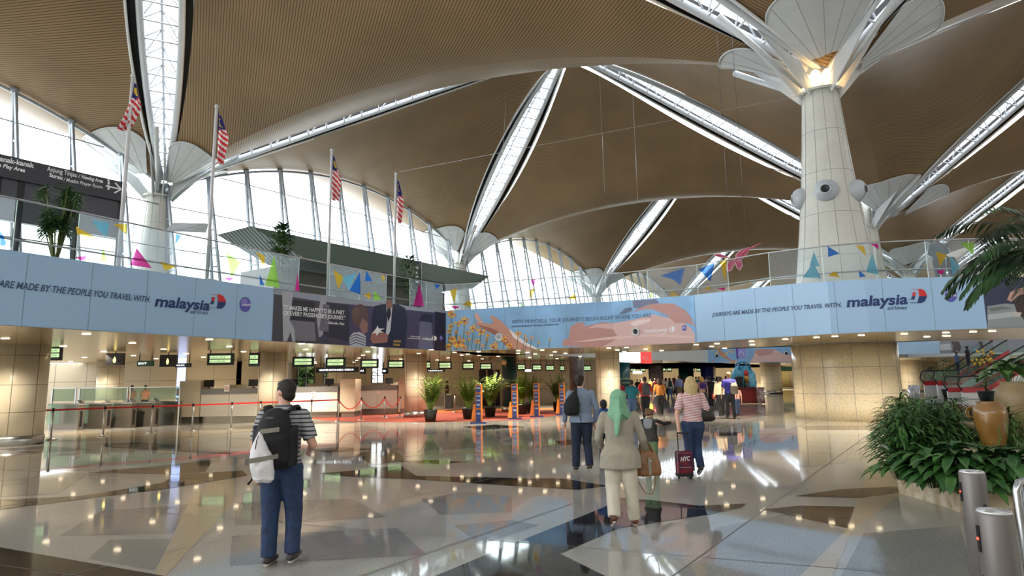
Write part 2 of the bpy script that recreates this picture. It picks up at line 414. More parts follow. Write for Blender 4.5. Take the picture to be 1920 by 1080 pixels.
# ================================================================ GLASS WALL (left)
m_fac = glass('facade_glass', (.93, .97, .98), gl=.08)
m_mul = mat('mullion_steel', (150, 158, 166), .35, .3)
def top_z(s, t): return roof_z(s - 1e-6, t) - .15
for wi, (t0, t1) in enumerate(((-1, 0), (0, 1), (1, 2), (2, 3), (3, 4))):
    g = MB(); K = 11; dense = 33
    def top(t): p = lat(1.0, t); return Vector((p.x, p.y, roof_z(1.0 - 1e-6, t) - .1))
    def bot(t, z=4.3): p = lat(1.0, t) + Vector((.936, -.351)) * .045 * 0 + Vector((.936, -.351)) * ((top(t).z - z) * .13); return Vector((p.x, p.y, z))
    g.grid(lambda a, b: (bot(t0 + (t1 - t0) * a).lerp(top(t0 + (t1 - t0) * a), b)), dense, 1, False)
    root = g.build('window_%d' % (wi + 1), m_fac); struct(root)
    if t0 > 2: K = 6
    inward = Vector((.936, -.351, 0)); 
    for k in range(K + (1 if wi == 4 else 0)):
        t = t0 + (t1 - t0) * k / K
        if k == 0: t += .001
        mb = MB(); T = top(t); B = bot(t); B2 = B + inward * 1.0 + Vector((0, 0, 0))
        mb.bar(T + inward * .1, B, .14, .16); mb.bar(T + inward * .25, B2, .14, .16)
        n = 9
        for q in range(1, n): 
            f = q / n; mb.bar(T.lerp(B, f) + inward * .1 * (1 - f), (T + inward * .25).lerp(B2, f), .1, .12)
        mb.ball(T + inward * .15, .22, 8)
        mb.build('mullion', m_mul, root)
    cb = MB()
    for z in (7.5, 10.2, 13., 15.8):
        pts = []
        for q in range(dense + 1):
            t = t0 + (t1 - t0) * q / dense; T = top(t); B = bot(t)
            if T.z > z: 
                f = (T.z - z) / (T.z - B.z); pts.append(T.lerp(B, f) + inward * .06)
        if len(pts) > 2: cb.tube(pts, .04, 5)
    cb.tube([top(t0 + (t1 - t0) * q / dense) + Vector((0, 0, -.1)) + inward * .1 for q in range(dense + 1)], .09, 6)
    cb.build('transom', m_mul, root)
# ================================================================ FLOOR
fl = MB(); m_fl = stone('floor_granite_pale', (172, 170, 164), .14, 45, .045)
m_fm = stone('floor_granite_grey', (142, 141, 138), .18, 45, .045)
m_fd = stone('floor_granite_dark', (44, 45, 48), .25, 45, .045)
m_fb = stone('floor_granite_brown', (86, 78, 68), .2, 45, .05)
m_fw = stone('floor_granite_beige', (184, 170, 146), .12, 45, .05)
for m_ in (m_fl, m_fm, m_fd, m_fb, m_fw): m_.node_tree.nodes['Principled BSDF'].inputs['IOR'].default_value = 1.56
m_joint = mat('floor_joint', (98, 96, 92), .5)
fl.use(m_fl).poly([(-90, -30, 0), (90, -30, 0), (90, 190, 0), (-90, 190, 0)])
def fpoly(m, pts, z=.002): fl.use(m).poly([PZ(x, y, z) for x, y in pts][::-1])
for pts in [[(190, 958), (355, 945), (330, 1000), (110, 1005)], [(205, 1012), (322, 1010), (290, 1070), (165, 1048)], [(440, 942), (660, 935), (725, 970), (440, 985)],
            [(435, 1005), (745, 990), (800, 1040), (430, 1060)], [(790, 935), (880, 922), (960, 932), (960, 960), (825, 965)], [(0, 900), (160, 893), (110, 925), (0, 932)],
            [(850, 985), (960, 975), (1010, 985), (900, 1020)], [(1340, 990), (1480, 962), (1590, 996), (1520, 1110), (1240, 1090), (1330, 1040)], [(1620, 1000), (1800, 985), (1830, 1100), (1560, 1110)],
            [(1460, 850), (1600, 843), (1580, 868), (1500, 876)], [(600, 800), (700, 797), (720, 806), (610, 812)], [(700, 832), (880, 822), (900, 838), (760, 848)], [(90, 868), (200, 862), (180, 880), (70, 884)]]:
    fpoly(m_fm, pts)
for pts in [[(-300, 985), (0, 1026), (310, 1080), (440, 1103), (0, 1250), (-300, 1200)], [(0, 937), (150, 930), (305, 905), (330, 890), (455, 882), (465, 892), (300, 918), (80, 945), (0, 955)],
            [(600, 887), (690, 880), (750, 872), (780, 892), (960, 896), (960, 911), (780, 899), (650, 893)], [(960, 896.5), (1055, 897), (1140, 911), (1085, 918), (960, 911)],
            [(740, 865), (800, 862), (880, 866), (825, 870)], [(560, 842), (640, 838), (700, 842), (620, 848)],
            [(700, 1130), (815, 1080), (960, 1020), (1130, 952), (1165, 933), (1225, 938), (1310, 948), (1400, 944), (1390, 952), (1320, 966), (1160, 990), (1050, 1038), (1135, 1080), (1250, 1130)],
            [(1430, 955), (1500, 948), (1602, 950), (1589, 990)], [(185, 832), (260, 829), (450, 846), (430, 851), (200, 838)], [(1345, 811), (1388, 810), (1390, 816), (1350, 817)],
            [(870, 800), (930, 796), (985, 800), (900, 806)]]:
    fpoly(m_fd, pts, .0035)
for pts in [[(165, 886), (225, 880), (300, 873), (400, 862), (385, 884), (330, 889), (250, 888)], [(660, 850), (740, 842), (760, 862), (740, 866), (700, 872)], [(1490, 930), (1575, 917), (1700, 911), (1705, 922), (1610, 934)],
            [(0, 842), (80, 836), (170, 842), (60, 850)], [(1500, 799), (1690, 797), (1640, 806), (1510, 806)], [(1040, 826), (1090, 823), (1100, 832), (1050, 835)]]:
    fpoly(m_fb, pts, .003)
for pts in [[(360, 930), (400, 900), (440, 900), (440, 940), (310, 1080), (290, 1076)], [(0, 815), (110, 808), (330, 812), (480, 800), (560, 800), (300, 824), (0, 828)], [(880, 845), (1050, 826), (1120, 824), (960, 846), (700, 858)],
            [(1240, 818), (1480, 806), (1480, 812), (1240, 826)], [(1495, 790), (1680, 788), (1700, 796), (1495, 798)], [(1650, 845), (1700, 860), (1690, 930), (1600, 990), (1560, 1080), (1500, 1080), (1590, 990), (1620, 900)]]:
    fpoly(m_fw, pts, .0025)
fl.use(m_joint)
un = Vector((U.x, U.y, 0)).normalized(); vn = Vector((V.x, V.y, 0)).normalized()
for k in range(-16, 17):
    for a, b in ((un, vn), (vn, un)):
        o_ = Vector((0, 12, .0045)) + a * (k * 2.4); s_ = a * .006
        fl.poly([o_ - b * 34 - s_, o_ + b * 34 - s_, o_ + b * 34 + s_, o_ - b * 34 + s_])
floor = fl.build('floor'); struct(floor)
cp = MB(); m_red = mat('red_carpet', (142, 62, 50), .9, noise=.08, scale=4); m_or = mat('orange_carpet', (186, 106, 52), .9)
def cpoly(m, pts, h):
    ps = [PZ(x, y, 0.) for x, y in pts]; cp.use(m).prism([Vector((p.x, p.y, .001)) for p in ps][::-1], (0, 0, h))
cpoly(m_red, [(545, 779), (640, 775), (1080, 769), (1060, 777), (980, 787), (800, 792), (620, 790)], .008)
tag(cp.build('carpet'), 'long red carpet runner on the granite floor by the potted palms', 'carpet')
cp = MB(); cpoly(m_or, [(690, 770.5), (1085, 764.5), (1075, 768.5), (720, 776)], .012)
tag(cp.build('carpet'), 'narrow orange carpet strip behind the red runner', 'carpet')
# ================================================================ MEZZANINE
SOF = 2.95
FB = [(-110, 603.5), (0, 610), (170, 620), (340, 630), (510, 640), (670, 649), (835, 658), (1000, 654), (1150, 649.5), (1300, 643), (1370, 638), (1440, 633.5), (1500, 630), (1560, 626.5), (1630, 623.5), (1720, 620.5), (1800, 618), (1860, 616), (1925, 614), (2060, 612)]
FT = [(-110, 451), (0, 467), (170, 492), (340, 517), (510, 541), (670, 562), (835, 582.5), (1000, 572), (1150, 563), (1300, 553.5), (1370, 545.5), (1440, 536.5), (1500, 531), (1560, 526.5), (1630, 522.5), (1720, 519.5), (1800, 518), (1860, 518), (1925, 518), (2060, 518)]
PB = []; PT = []
for (x, y), (x2, y2) in zip(FB, FT):
    b = PZ(x, y, SOF); PB.append(b); nrm = Vector((b.x, b.y, 0)).normalized()
    d = ray(x, y2); t = (Vector((b.x, b.y)).length) / Vector((d.x, d.y)).length; PT.append(EYE + d.z * t)
NP = len(PB); IC = 6                     # corner index
PT = [min(max(z, 4.35), 4.75) for z in PT]
print('fascia tops', [round(z, 2) for z in PT], [(round(b.x, 1), round(b.y, 1)) for b in PB])
SEG = [(PB[i], PB[i + 1]) for i in range(NP - 1)]
ARC = [0]
for a, b in SEG: ARC.append(ARC[-1] + (b - a).length)
def seg_n(i):
    a, b = SEG[i]; d = (b - a); n = Vector((d.y, -d.x, 0)).normalized()
    return n if n.dot(Vector((0, 0, 0)) - a) > 0 else -n
def on_fascia(px, py, off=.02):
    for i in range(NP - 1):
        if FB[i][0] <= px <= FB[i + 1][0] + 1e-6 or i == NP - 2:
            for j in (i, max(i - 1, 0), min(i + 1, NP - 2)):
                a, b = SEG[j]; p = PW(px, py, a, b); s = (Vector((p.x, p.y, 0)) - Vector((a.x, a.y, 0))).dot((b - a).normalized())
                if -1e-3 <= s <= (b - a).length + 1e-3: break
            else: j = i; a, b = SEG[j]; p = PW(px, py, a, b); s = (Vector((p.x, p.y, 0)) - Vector((a.x, a.y, 0))).dot((b - a).normalized())
            return p + seg_n(j) * off, ARC[j] + s
def at_arc(s, z, off=.02):
    for i in range(NP - 1):
        if s <= ARC[i + 1] or i == NP - 2:
            a, b = SEG[i]; d = (b - a).normalized(); p = a + d * (s - ARC[i]); n = seg_n(i)
            return Vector((p.x, p.y, z)) + n * off
def top_at(s):
    for i in range(NP - 1):
        if s <= ARC[i + 1] or i == NP - 2: f = (s - ARC[i]) / (ARC[i + 1] - ARC[i]); return PT[i] * (1 - f) + PT[i + 1] * f
# slabs
m_soff = mat('soffit_bronze_panels', (196, 178, 146), .2, .6, noise=.08, scale=.5)
m_dark = mat('slab_core', (90, 88, 84), .8)
wall_mb = MB()
for i in range(NP - 1):
    a, b = SEG[i]; wall_mb.poly([(a.x, a.y, SOF), (b.x, b.y, SOF), (b.x, b.y, PT[i + 1]), (a.x, a.y, PT[i])])
struct(wall_mb.build('wall_balcony_front', mat('fascia_backing', (190, 194, 198), .5)))
Bl = PB[0]; Cn = PB[IC]
Lfar = lat(1.0, -1.2); Lf2 = lat(1.0, 4.3)
m_deck = mat('upper_floor', (170, 168, 160), .2, noise=.05, scale=2)
def slab(name, pts, m_under, zt=4.36, zb=SOF, inner=None):
    mb = MB(); mb.use(m_deck).poly([(x, y, zt) for x, y in pts][::-1]); mb.use(m_under).poly([(x, y, zb) for x, y in pts])
    mb.use(inner or m_dark)
    for k in range(len(pts)):
        a, b = pts[k], pts[(k + 1) % len(pts)]; mb.poly([(a[0], a[1], zb), (b[0], b[1], zb), (b[0], b[1], zt), (a[0], a[1], zt)])
    o = mb.build(name); struct(o); return o
vd = Vector((V.x, V.y, 0)).normalized()
pts = [(p.x + (.03 if 0 else 0), p.y + .03) for p in PB[:IC + 1]]
e1 = Cn + vd * 70
slab('floor_upper_left', [(p[0], p[1]) for p in pts] + [(e1.x, e1.y), (Lf2.x, Lf2.y), (Lfar.x, Lfar.y), (Bl.x - 12, Bl.y - 7)], m_soff, inner=mat('void_edge_white', (205, 208, 208), .5))
# curved bridge band round the big column
W_ = 6.5; inner = []
for i in range(IC, NP):
    n = (seg_n(min(i, NP - 2)) + seg_n(max(i - 1, IC))).normalized(); inner.append(PB[i] - n * W_)
slab('floor_upper_bridge', [(PB[i].x, PB[i].y + .03) for i in range(IC, NP)] + [(PB[-1].x + 20, PB[-1].y - 2), (PB[-1].x + 20, PB[-1].y + 6)] + [(p.x, p.y) for p in inner[::-1]], m_soff, inner=mat('void_edge_white', (205, 208, 208), .5))
# ================================================================ BANNERS ON THE BALCONY FRONT
def banner(x0, x1, name, label, m, cat='banner'):
    _, s0 = on_fascia(x0, 600); _, s1 = on_fascia(x1, 600)
    st = [s0] + [a for a in ARC if s0 + .01 < a < s1 - .01] + [s1]; mb = MB()
    for a, b in zip(st, st[1:]):
        mb.poly([at_arc(a, SOF + .01, .03), at_arc(b, SOF + .01, .03), at_arc(b, top_at(b) - .01, .03), at_arc(a, top_at(a) - .01, .03)])
        mb.poly([at_arc(a, SOF + .01, .03), at_arc(b, SOF + .01, .03), at_arc(b, SOF + .01, .005), at_arc(a, SOF + .01, .005)])
        mb.poly([at_arc(a, top_at(a) - .01, .03), at_arc(b, top_at(b) - .01, .03), at_arc(b, top_at(b) - .01, .005), at_arc(a, top_at(a) - .01, .005)])
    o = mb.build(name, m); tag(o, label, cat, 'banners along the balcony front')
    sm = MB(); n = max(1, int((s1 - s0) / 1.25))
    for k in range(n + 1):
        s = s0 + (s1 - s0) * k / n; a = at_arc(s - .006, SOF + .01, .034); b = at_arc(s + .006, SOF + .01, .034)
        sm.poly([a, b, at_arc(s + .006, top_at(s) - .02, .034), at_arc(s - .006, top_at(s) - .02, .034)])
    sm.build('panel_seam', mat('banner_seam', (118, 140, 160), .6), o)
    return o
def clipx(q, x0, x1):
    for sg, lim in ((1, x0), (-1, x1)):
        o = []
        for k in range(len(q)):
            a, b = q[k - 1], q[k]; ia, ib = sg * (a[0] - lim) >= 0, sg * (b[0] - lim) >= 0
            if ia != ib: t = (lim - a[0]) / (b[0] - a[0]); o.append((lim, a[1] + (b[1] - a[1]) * t))
            if ib: o.append(b)
        q = o
        if len(q) < 3: return []
    return q
def art(parent, name, m, polys, off=.036):
    mb = MB()
    if m: mb.use(m)
    st_ = min(.0007, .002 / len(polys)) if name != 'airline_emblem' else 0
    for p in polys:
        off += st_
        if isinstance(p, tuple): mb.use(p[0]); q = p[1]
        else: q = p
        for i in range(NP - 1):     # follow the bends of the balcony front
            c = clipx(q, FB[i][0], FB[i + 1][0])
            if c:
                a, b = SEG[i]; n = seg_n(i); mb.poly([PW(x, y, a + n * off, b + n * off) for x, y in c])
    return mb.build(name, None if mb.ms else m, parent)
def btext(parent, txt, xa, ya, xb, yb, hpx, m, name='lettering', shear=.25, bold=.02, off=.042):
    pa, sa = on_fascia(xa, ya, off); pb, sb = on_fascia(xb, yb, off)
    ph, _ = on_fascia((xa + xb) / 2, (ya + yb) / 2 - hpx, off); pm, _ = on_fascia((xa + xb) / 2, (ya + yb) / 2, off)
    h = ph.z - pm.z; mb = MB(); L = sb - sa
    text_on(mb, txt, lambda x, y: at_arc(sa + x, pa.z + (pb.z - pa.z) * x / L + y, off), h, width=L, shear=shear, bold=bold)
    return mb.build(name, m, parent)
m_bl = mat('banner_pale_blue', (160, 196, 230), .35)
m_navy = mat('navy_print', (24, 52, 112), .5); m_rd = mat('red_print', (214, 44, 50), .5); m_wh = mat('white_print', (236, 238, 240), .5)
m_slate = mat('slate_print', (60, 84, 120), .5)
def ell(cx, cy, rx, ry, n=20, a0=0, a1=2 * PI, rot=0):
    o = []
    for k in range(n):
        a = a0 + (a1 - a0) * k / (n if abs(a1 - a0 - 2 * PI) < 1e-6 else n - 1); x = rx * math.cos(a); y = -ry * math.sin(a)
        o.append((cx + x * math.cos(rot) - y * math.sin(rot), cy + x * math.sin(rot) + y * math.cos(rot)))
    return o
def logo(parent, x, y, s, k=0., mono=None):
    """the tail-and-kite emblem: split half moon with streaks; s = half height in photo pixels, k = slope"""
    f = lambda dx, dy: (x + dx * s, y + dy * s + k * dx * s)
    half = lambda sg: [f(.25 + .85 * math.sin(t), -sg * .95 * math.cos(t)) for t in [PI / 2 * q / 8 for q in range(9)]] + [f(-.1 + .45, 0), f(.15, 0)]
    up = [f(-.05, -.95)] + half(1); lo = [f(-.05 - .1, .95)] + half(-1)
    polys = [(mono or m_rd, up + [f(.1, 0)]), (mono or m_navy, lo + [f(.1, 0)]),
             (mono or m_rd, [f(-.75, -.5), f(-.35, -.5), f(-.42, 0), f(-.8, 0)]), (mono or m_navy, [f(-.8, 0), f(-.42, 0), f(-.55, .45), f(-1.0, .45)]),
             (mono or m_rd, [f(-.95, -.95), f(.1, -.95), f(.1, -.88), f(-.9, -.9)]), (mono or m_navy, [f(-1.2, .88), f(.1, .88), f(.1, .95), f(-1.2, .93)]),
             (mono or m_rd, [f(1.0, -.06), f(1.3, 0), f(1.0, .06)]), (mono or m_navy, [f(-1.3, .42), f(-.5, .42), f(-.5, .47), f(-1.3, .46)])]
    return art(parent, 'airline_emblem', None, polys, .044)
m_disc = mat('violet_disc', (86, 88, 176), .4); m_disc2 = mat('violet_disc_light', (132, 130, 205), .4)
def disc(parent, x, y, rx, ry):
    o = art(parent, 'round_alliance_logo', m_disc, [ell(x, y, rx, ry)], .042)
    art(parent, 'logo_highlight', m_disc2, [ell(x - rx * .2, y - ry * .4, rx * .6, ry * .4)], .0445)
    btext(parent, 'oneworld', x - rx * .8, y + ry * .2, x + rx * .8, y + ry * .2, ry * .4, m_wh, shear=0, off=.047)
b1 = banner(-110, 510, 'banner', 'pale blue airline banner on the left balcony, slogan and wordmark ending by the pilot picture', m_bl)
btext(b1, 'JOURNEYS ARE MADE BY THE PEOPLE YOU TRAVEL WITH.', -92, 529, 279, 567, 13, m_slate)
btext(b1, 'malaysia', 287, 574, 391, 582, 20, m_navy, 'wordmark', .15, .03)
btext(b1, 'airlines', 354, 587.5, 388, 590, 7.5, m_slate, 'wordmark', .15, .0)
logo(b1, 408, 565, 14, .1); disc(b1, 460, 571, 10.5, 14)
# pilot picture
m_pl = mat('picture_cabin_dark', (70, 66, 76), .35); b2 = banner(510, 835, 'banner', 'dark picture banner showing a uniformed man and a curly haired child in a cabin', m_pl)
q = lambda r, g, b: mat('print_%d_%d_%d' % (r, g, b), (r, g, b), .4)
art(b2, 'picture', None, [(q(66, 62, 96), [(640, 558), (835, 583), (835, 657), (640, 646)]), (q(150, 158, 176), [(512, 542), (600, 553), (835, 583), (835, 588), (600, 565), (512, 551)]),
    (q(34, 36, 52), [(545, 562), (590, 566), (590, 622), (545, 618)]), (q(40, 40, 60), [(606, 566), (655, 573), (655, 640), (606, 630)]), (q(120, 118, 130), [(545, 600), (590, 604), (592, 640), (548, 638)])], .036)
art(b2, 'picture_shapes', None, [(q(176, 178, 188), [(529, 545), (550, 548), (543, 600), (552, 618), (554, 641), (548, 641), (545, 622), (538, 640), (531, 640)]),
    (q(164, 166, 178), [(594, 600), (602, 555), (614, 556), (606, 600), (606, 632), (598, 632)]), (q(108, 104, 122), [(606, 570), (618, 572), (616, 622), (598, 620)]),
    (q(60, 62, 84), [(600, 634), (604, 628), (612, 628), (616, 634), (616, 642), (600, 642)]),
    (q(96, 100, 132), [(788, 590), (808, 592), (812, 656), (784, 654)]), (q(24, 26, 58), [(790, 588), (810, 590), (812, 605), (786, 602)]), (q(22, 24, 54), [(815, 584), (835, 587), (835, 658), (815, 657)])], .039)
art(b2, 'picture_man', None, [(q(22, 28, 62), [(702, 574), (718, 570), (746, 570), (760, 578), (764, 600), (760, 652), (700, 650), (696, 600)]), (q(196, 198, 210), [(724, 571), (736, 571), (732, 620), (722, 640), (726, 600)]),
    (q(14, 16, 40), [(727, 572), (732, 574), (733, 590), (728, 604), (725, 590)]), (q(140, 104, 96), ell(730, 570, 7, 9, 12)), (q(150, 104, 96), [(697, 625), (712, 620), (728, 628), (726, 642), (700, 644), (694, 636)]), (q(150, 120, 60), [(738, 638), (752, 638), (752, 642), (738, 642)]),
    (q(150, 120, 60), [(737, 644), (750, 645), (750, 649), (737, 648)])], .042)
art(b2, 'picture_child', None, [(q(96, 72, 70), ell(675, 592, 16, 22, 18)), (q(108, 82, 78), ell(668, 586, 8, 9, 12)), (q(150, 110, 102), [(680, 596), (690, 606), (689, 622), (680, 628), (674, 612)]), (q(190, 192, 204), [(656, 650), (655, 632), (662, 624), (674, 622), (686, 630), (686, 652)])] +
    [(q(84, 88, 110), [(656, 631 + 5 * k), (668, 626 + 5 * k), (686, 633 + 5 * k), (686, 634.6 + 5 * k), (668, 628 + 5 * k), (656, 632.6 + 5 * k)]) for k in range(4)], .0425)
art(b2, 'picture_toy_plane', m_wh, [[(697, 626), (706, 615), (708, 610), (710, 616), (722, 616), (712, 620), (720, 623), (710, 624), (707, 630), (704, 624)]], .046)
btext(b2, '"IT MAKES ME HAPPY TO BE A PART', 529, 580, 644, 590, 8, m_wh, shear=0); btext(b2, "OF EVERY PASSENGER'S JOURNEY.\"", 529, 590.5, 646, 600, 8, m_wh, shear=0)
btext(b2, '- Zainudin, Pilot', 610, 606.5, 644, 610, 5, m_wh)
btext(b2, 'JOURNEYS ARE MADE', 768, 631.5, 787, 633, 2, m_wh); btext(b2, 'BY THE PEOPLE YOU TRAVEL', 763, 635, 787, 636.5, 2, m_wh)
btext(b2, 'malaysia', 790, 636.5, 810, 638.5, 5.5, m_wh, 'wordmark', .15, .01); logo(b2, 814, 634, 4.5, .1, m_wh); disc(b2, 827, 634, 2.6, 5)
# flowers and hands
m_sky2 = mat('banner_sky_blue', (128, 178, 224), .35, noise=.12, scale=.8); b3 = banner(835, 1305, 'banner', 'picture banner of yellow flowers and reaching hands under a sky, on the middle balcony', m_sky2)
skin = q(196, 142, 124); skin2 = q(214, 168, 156); skin3 = q(160, 98, 80)
art(b3, 'picture_hands', None, [
    (skin, [(888, 605), (905, 605), (918, 608), (926, 604), (918, 592), (924, 592), (940, 602), (952, 615), (960, 628), (985, 648), (1008, 655), (968, 655.5), (950, 644), (940, 630), (930, 624), (912, 618), (897, 612)]),
    (skin2, [(890, 586), (896, 589), (903, 601), (906, 606), (898, 606), (891, 596)]), (q(238, 232, 238), [(954, 616), (970, 630), (990, 644), (1010, 655), (1005, 655), (985, 648), (962, 632)]),
    (skin3, [(896, 609), (915, 613), (932, 620), (948, 634), (965, 655.3), (955, 655.4), (940, 640), (928, 628), (905, 616)])], .037)
art(b3, 'picture_figure', None, [
    (q(190, 142, 138), [(1054, 648), (1056, 638), (1066, 634), (1070, 612), (1082, 605), (1096, 604), (1096, 612), (1130, 604), (1160, 606), (1180, 618), (1200, 650), (1150, 649.5), (1100, 651)]),
    (q(216, 180, 178), [(1100, 616), (1118, 608), (1150, 606), (1185, 600), (1225, 590), (1255, 596), (1280, 604), (1296, 616), (1303, 626), (1303, 643), (1195, 647), (1130, 650), (1160, 634), (1150, 618), (1120, 614)]),
    (q(190, 142, 138), [(1186, 586), (1200, 577), (1225, 569), (1262, 569), (1285, 582), (1300, 600), (1303, 612), (1290, 606), (1266, 606), (1250, 590), (1222, 580), (1206, 580)]),
    (q(112, 118, 150), [(1186, 564), (1230, 561), (1236, 568), (1212, 572), (1200, 578), (1188, 578)]), (q(90, 110, 140), [(1160, 590), (1172, 578), (1184, 576), (1186, 582), (1172, 588)]),
    (q(226, 196, 192), [(1070, 642), (1140, 632), (1220, 626), (1300, 630), (1300, 634), (1220, 631), (1140, 637)]), (q(236, 214, 214), [(1180, 606), (1196, 600), (1220, 598), (1218, 603), (1190, 612)])], .0375)
fy, fo, fg = q(244, 196, 62), q(232, 150, 50), q(70, 92, 60); rr = random.Random(5); pol = []; stm = []; ctr = []
fls = [(847, 589, 8), (871, 602, 9), (845, 612, 6), (858, 607, 6), (887, 616, 7), (902, 622, 8), (855, 623, 4), (842, 621, 5), (877, 624, 5), (895, 640, 6), (860, 642, 12), (848, 636, 7), (912, 636, 4), (925, 651, 8), (946, 636, 6), (915, 628, 4), (955, 648, 6), (930, 644, 4), (972, 626, 6), (988, 637, 3.5), (880, 636, 3.5), (905, 648, 3.5), (840, 650, 7), (997, 633, 3), (1010, 642, 2.5), (1031, 637, 2.5), (984, 630, 3), (870, 652, 6)]
for x, y, r in fls:
    stm.append((fg, [(x - .5, y), (x + .5, y), (x - 3 + .5, 656 - (x - 835) * .012), (x - 3.6, 656 - (x - 835) * .012)]))
    for k in range(9):
        a = 2 * PI * k / 9 + rr.random(); pol.append((fy if k % 2 else fo, [(x, y), (x + r * math.cos(a - .26), y + r * .85 * math.sin(a - .26)), (x + r * 1.1 * math.cos(a), y + r * .95 * math.sin(a)), (x + r * math.cos(a + .26), y + r * .85 * math.sin(a + .26))]))
    ctr.append(ell(x, y, r * .3, r * .27, 8))
pol = [(m, [(max(836, x), min(656.5 - (x - 835) * .02, y)) for x, y in p]) for m, p in pol]
art(b3, 'picture_stems', None, [(m, [(max(836, x), y) for x, y in p]) for m, p in stm], .039); art(b3, 'picture_petals', None, pol, .041); art(b3, 'picture_flower_eyes', q(150, 84, 30), [[(x, min(655, y)) for x, y in c] for c in ctr], .043)
btext(b3, 'WITH MHMOBILE, YOUR JOURNEYS BEGIN RIGHT WHERE YOU ARE.', 960, 607, 1223, 594.5, 7.5, m_slate, shear=0, bold=.0); btext(b3, 'JOURNEYS ARE MADE BY THE PEOPLE YOU TRAVEL WITH.', 960, 614, 1049, 610, 3.4, m_slate, shear=0)
btext(b3, 'malaysia', 1209, 624.5, 1251, 621.5, 8.5, m_wh, 'wordmark', .2, .01); btext(b3, 'airlines', 1237, 628, 1249, 627, 3, m_wh, 'wordmark', .2); logo(b3, 1259, 617, 5.5, -.08, m_wh); disc(b3, 1283, 615, 5, 5.5)
b4 = banner(1305, 1849, 'banner', 'bright pale blue airline banner curving in front of the big column', m_bl)
btext(b4, 'JOURNEYS ARE MADE BY THE PEOPLE YOU TRAVEL WITH.', 1337, 594, 1578, 575.5, 8, m_slate); btext(b4, 'malaysia', 1587, 576, 1702, 570, 19.5, m_navy, 'wordmark', .15, .03)
btext(b4, 'airlines', 1663, 581, 1700, 580, 7, m_slate, 'wordmark', .15); logo(b4, 1722, 555, 14, 0.); disc(b4, 1783, 553.5, 11.5, 13)
b5 = banner(1849, 2060, 'banner', 'picture banner of brown elephants in a grey river at the right end of the balcony', q(44, 52, 82))
art(b5, 'picture_river', None, [(q(142, 150, 152), [(1851, 574), (1885, 569), (1923, 572), (1990, 574), (1990, 612), (1923, 614), (1852, 615)]), (q(176, 184, 186), [(1852, 590), (1900, 584), (1985, 588), (1985, 596), (1900, 594), (1852, 600)]), (q(112, 120, 118), [(1851, 578), (1880, 574), (1900, 578), (1860, 584)])], .037)
art(b5, 'picture_elephant', None, [(q(62, 46, 44), [(1898, 552), (1912, 545), (1923, 543), (1980, 546), (1980, 600), (1960, 612), (1925, 613), (1918, 596), (1908, 590), (1902, 570)]), (q(190, 150, 140), [(1888, 562), (1894, 548), (1908, 541), (1923, 538), (1950, 540), (1930, 548), (1908, 555), (1896, 566)]), (q(196, 186, 176), [(1900, 585), (1916, 586), (1912, 594), (1903, 592)])], .04)
# round air nozzles on the front
for x, y, r, lb in ((936, 632, 7.5, 'round white air nozzle set among the printed flowers on the balcony'), (1193, 622, 8, 'round air nozzle beside the white wordmark on the middle balcony')):
    p, s_ = on_fascia(x, y, .04); n = (at_arc(s_, p.z, 1) - at_arc(s_, p.z, 0)).normalized(); zq = n.to_track_quat('Z', 'Y').to_matrix(); R_ = r * pxm(p.y)
    def rg(prof, nn=24): 
        return [p + zq @ Vector((R_ * rr_ * math.cos(2 * PI * k / nn), R_ * rr_ * math.sin(2 * PI * k / nn), h)) for rr_, h in prof for k in range(nn)], [(i * nn + j, i * nn + (j + 1) % nn, (i + 1) * nn + (j + 1) % nn, (i + 1) * nn + j) for i in range(len(prof) - 1) for j in range(nn)]
    t = thing('air_nozzle', lb, 'air vent', p); inv = Matrix.Translation(-p)
    m1 = MB(); m1.add(*rg([(1.0, -.035), (1.0, .05), (.85, .09), (.62, .06), (.6, .03)]), True); m1.build('ring', white, t).matrix_parent_inverse = inv
    m1 = MB(); m1.add(*rg([(.6, .03), (.3, .02), (.001, .02)]), True); m1.build('mouth', black if x > 1000 else lgrey, t).matrix_parent_inverse = inv
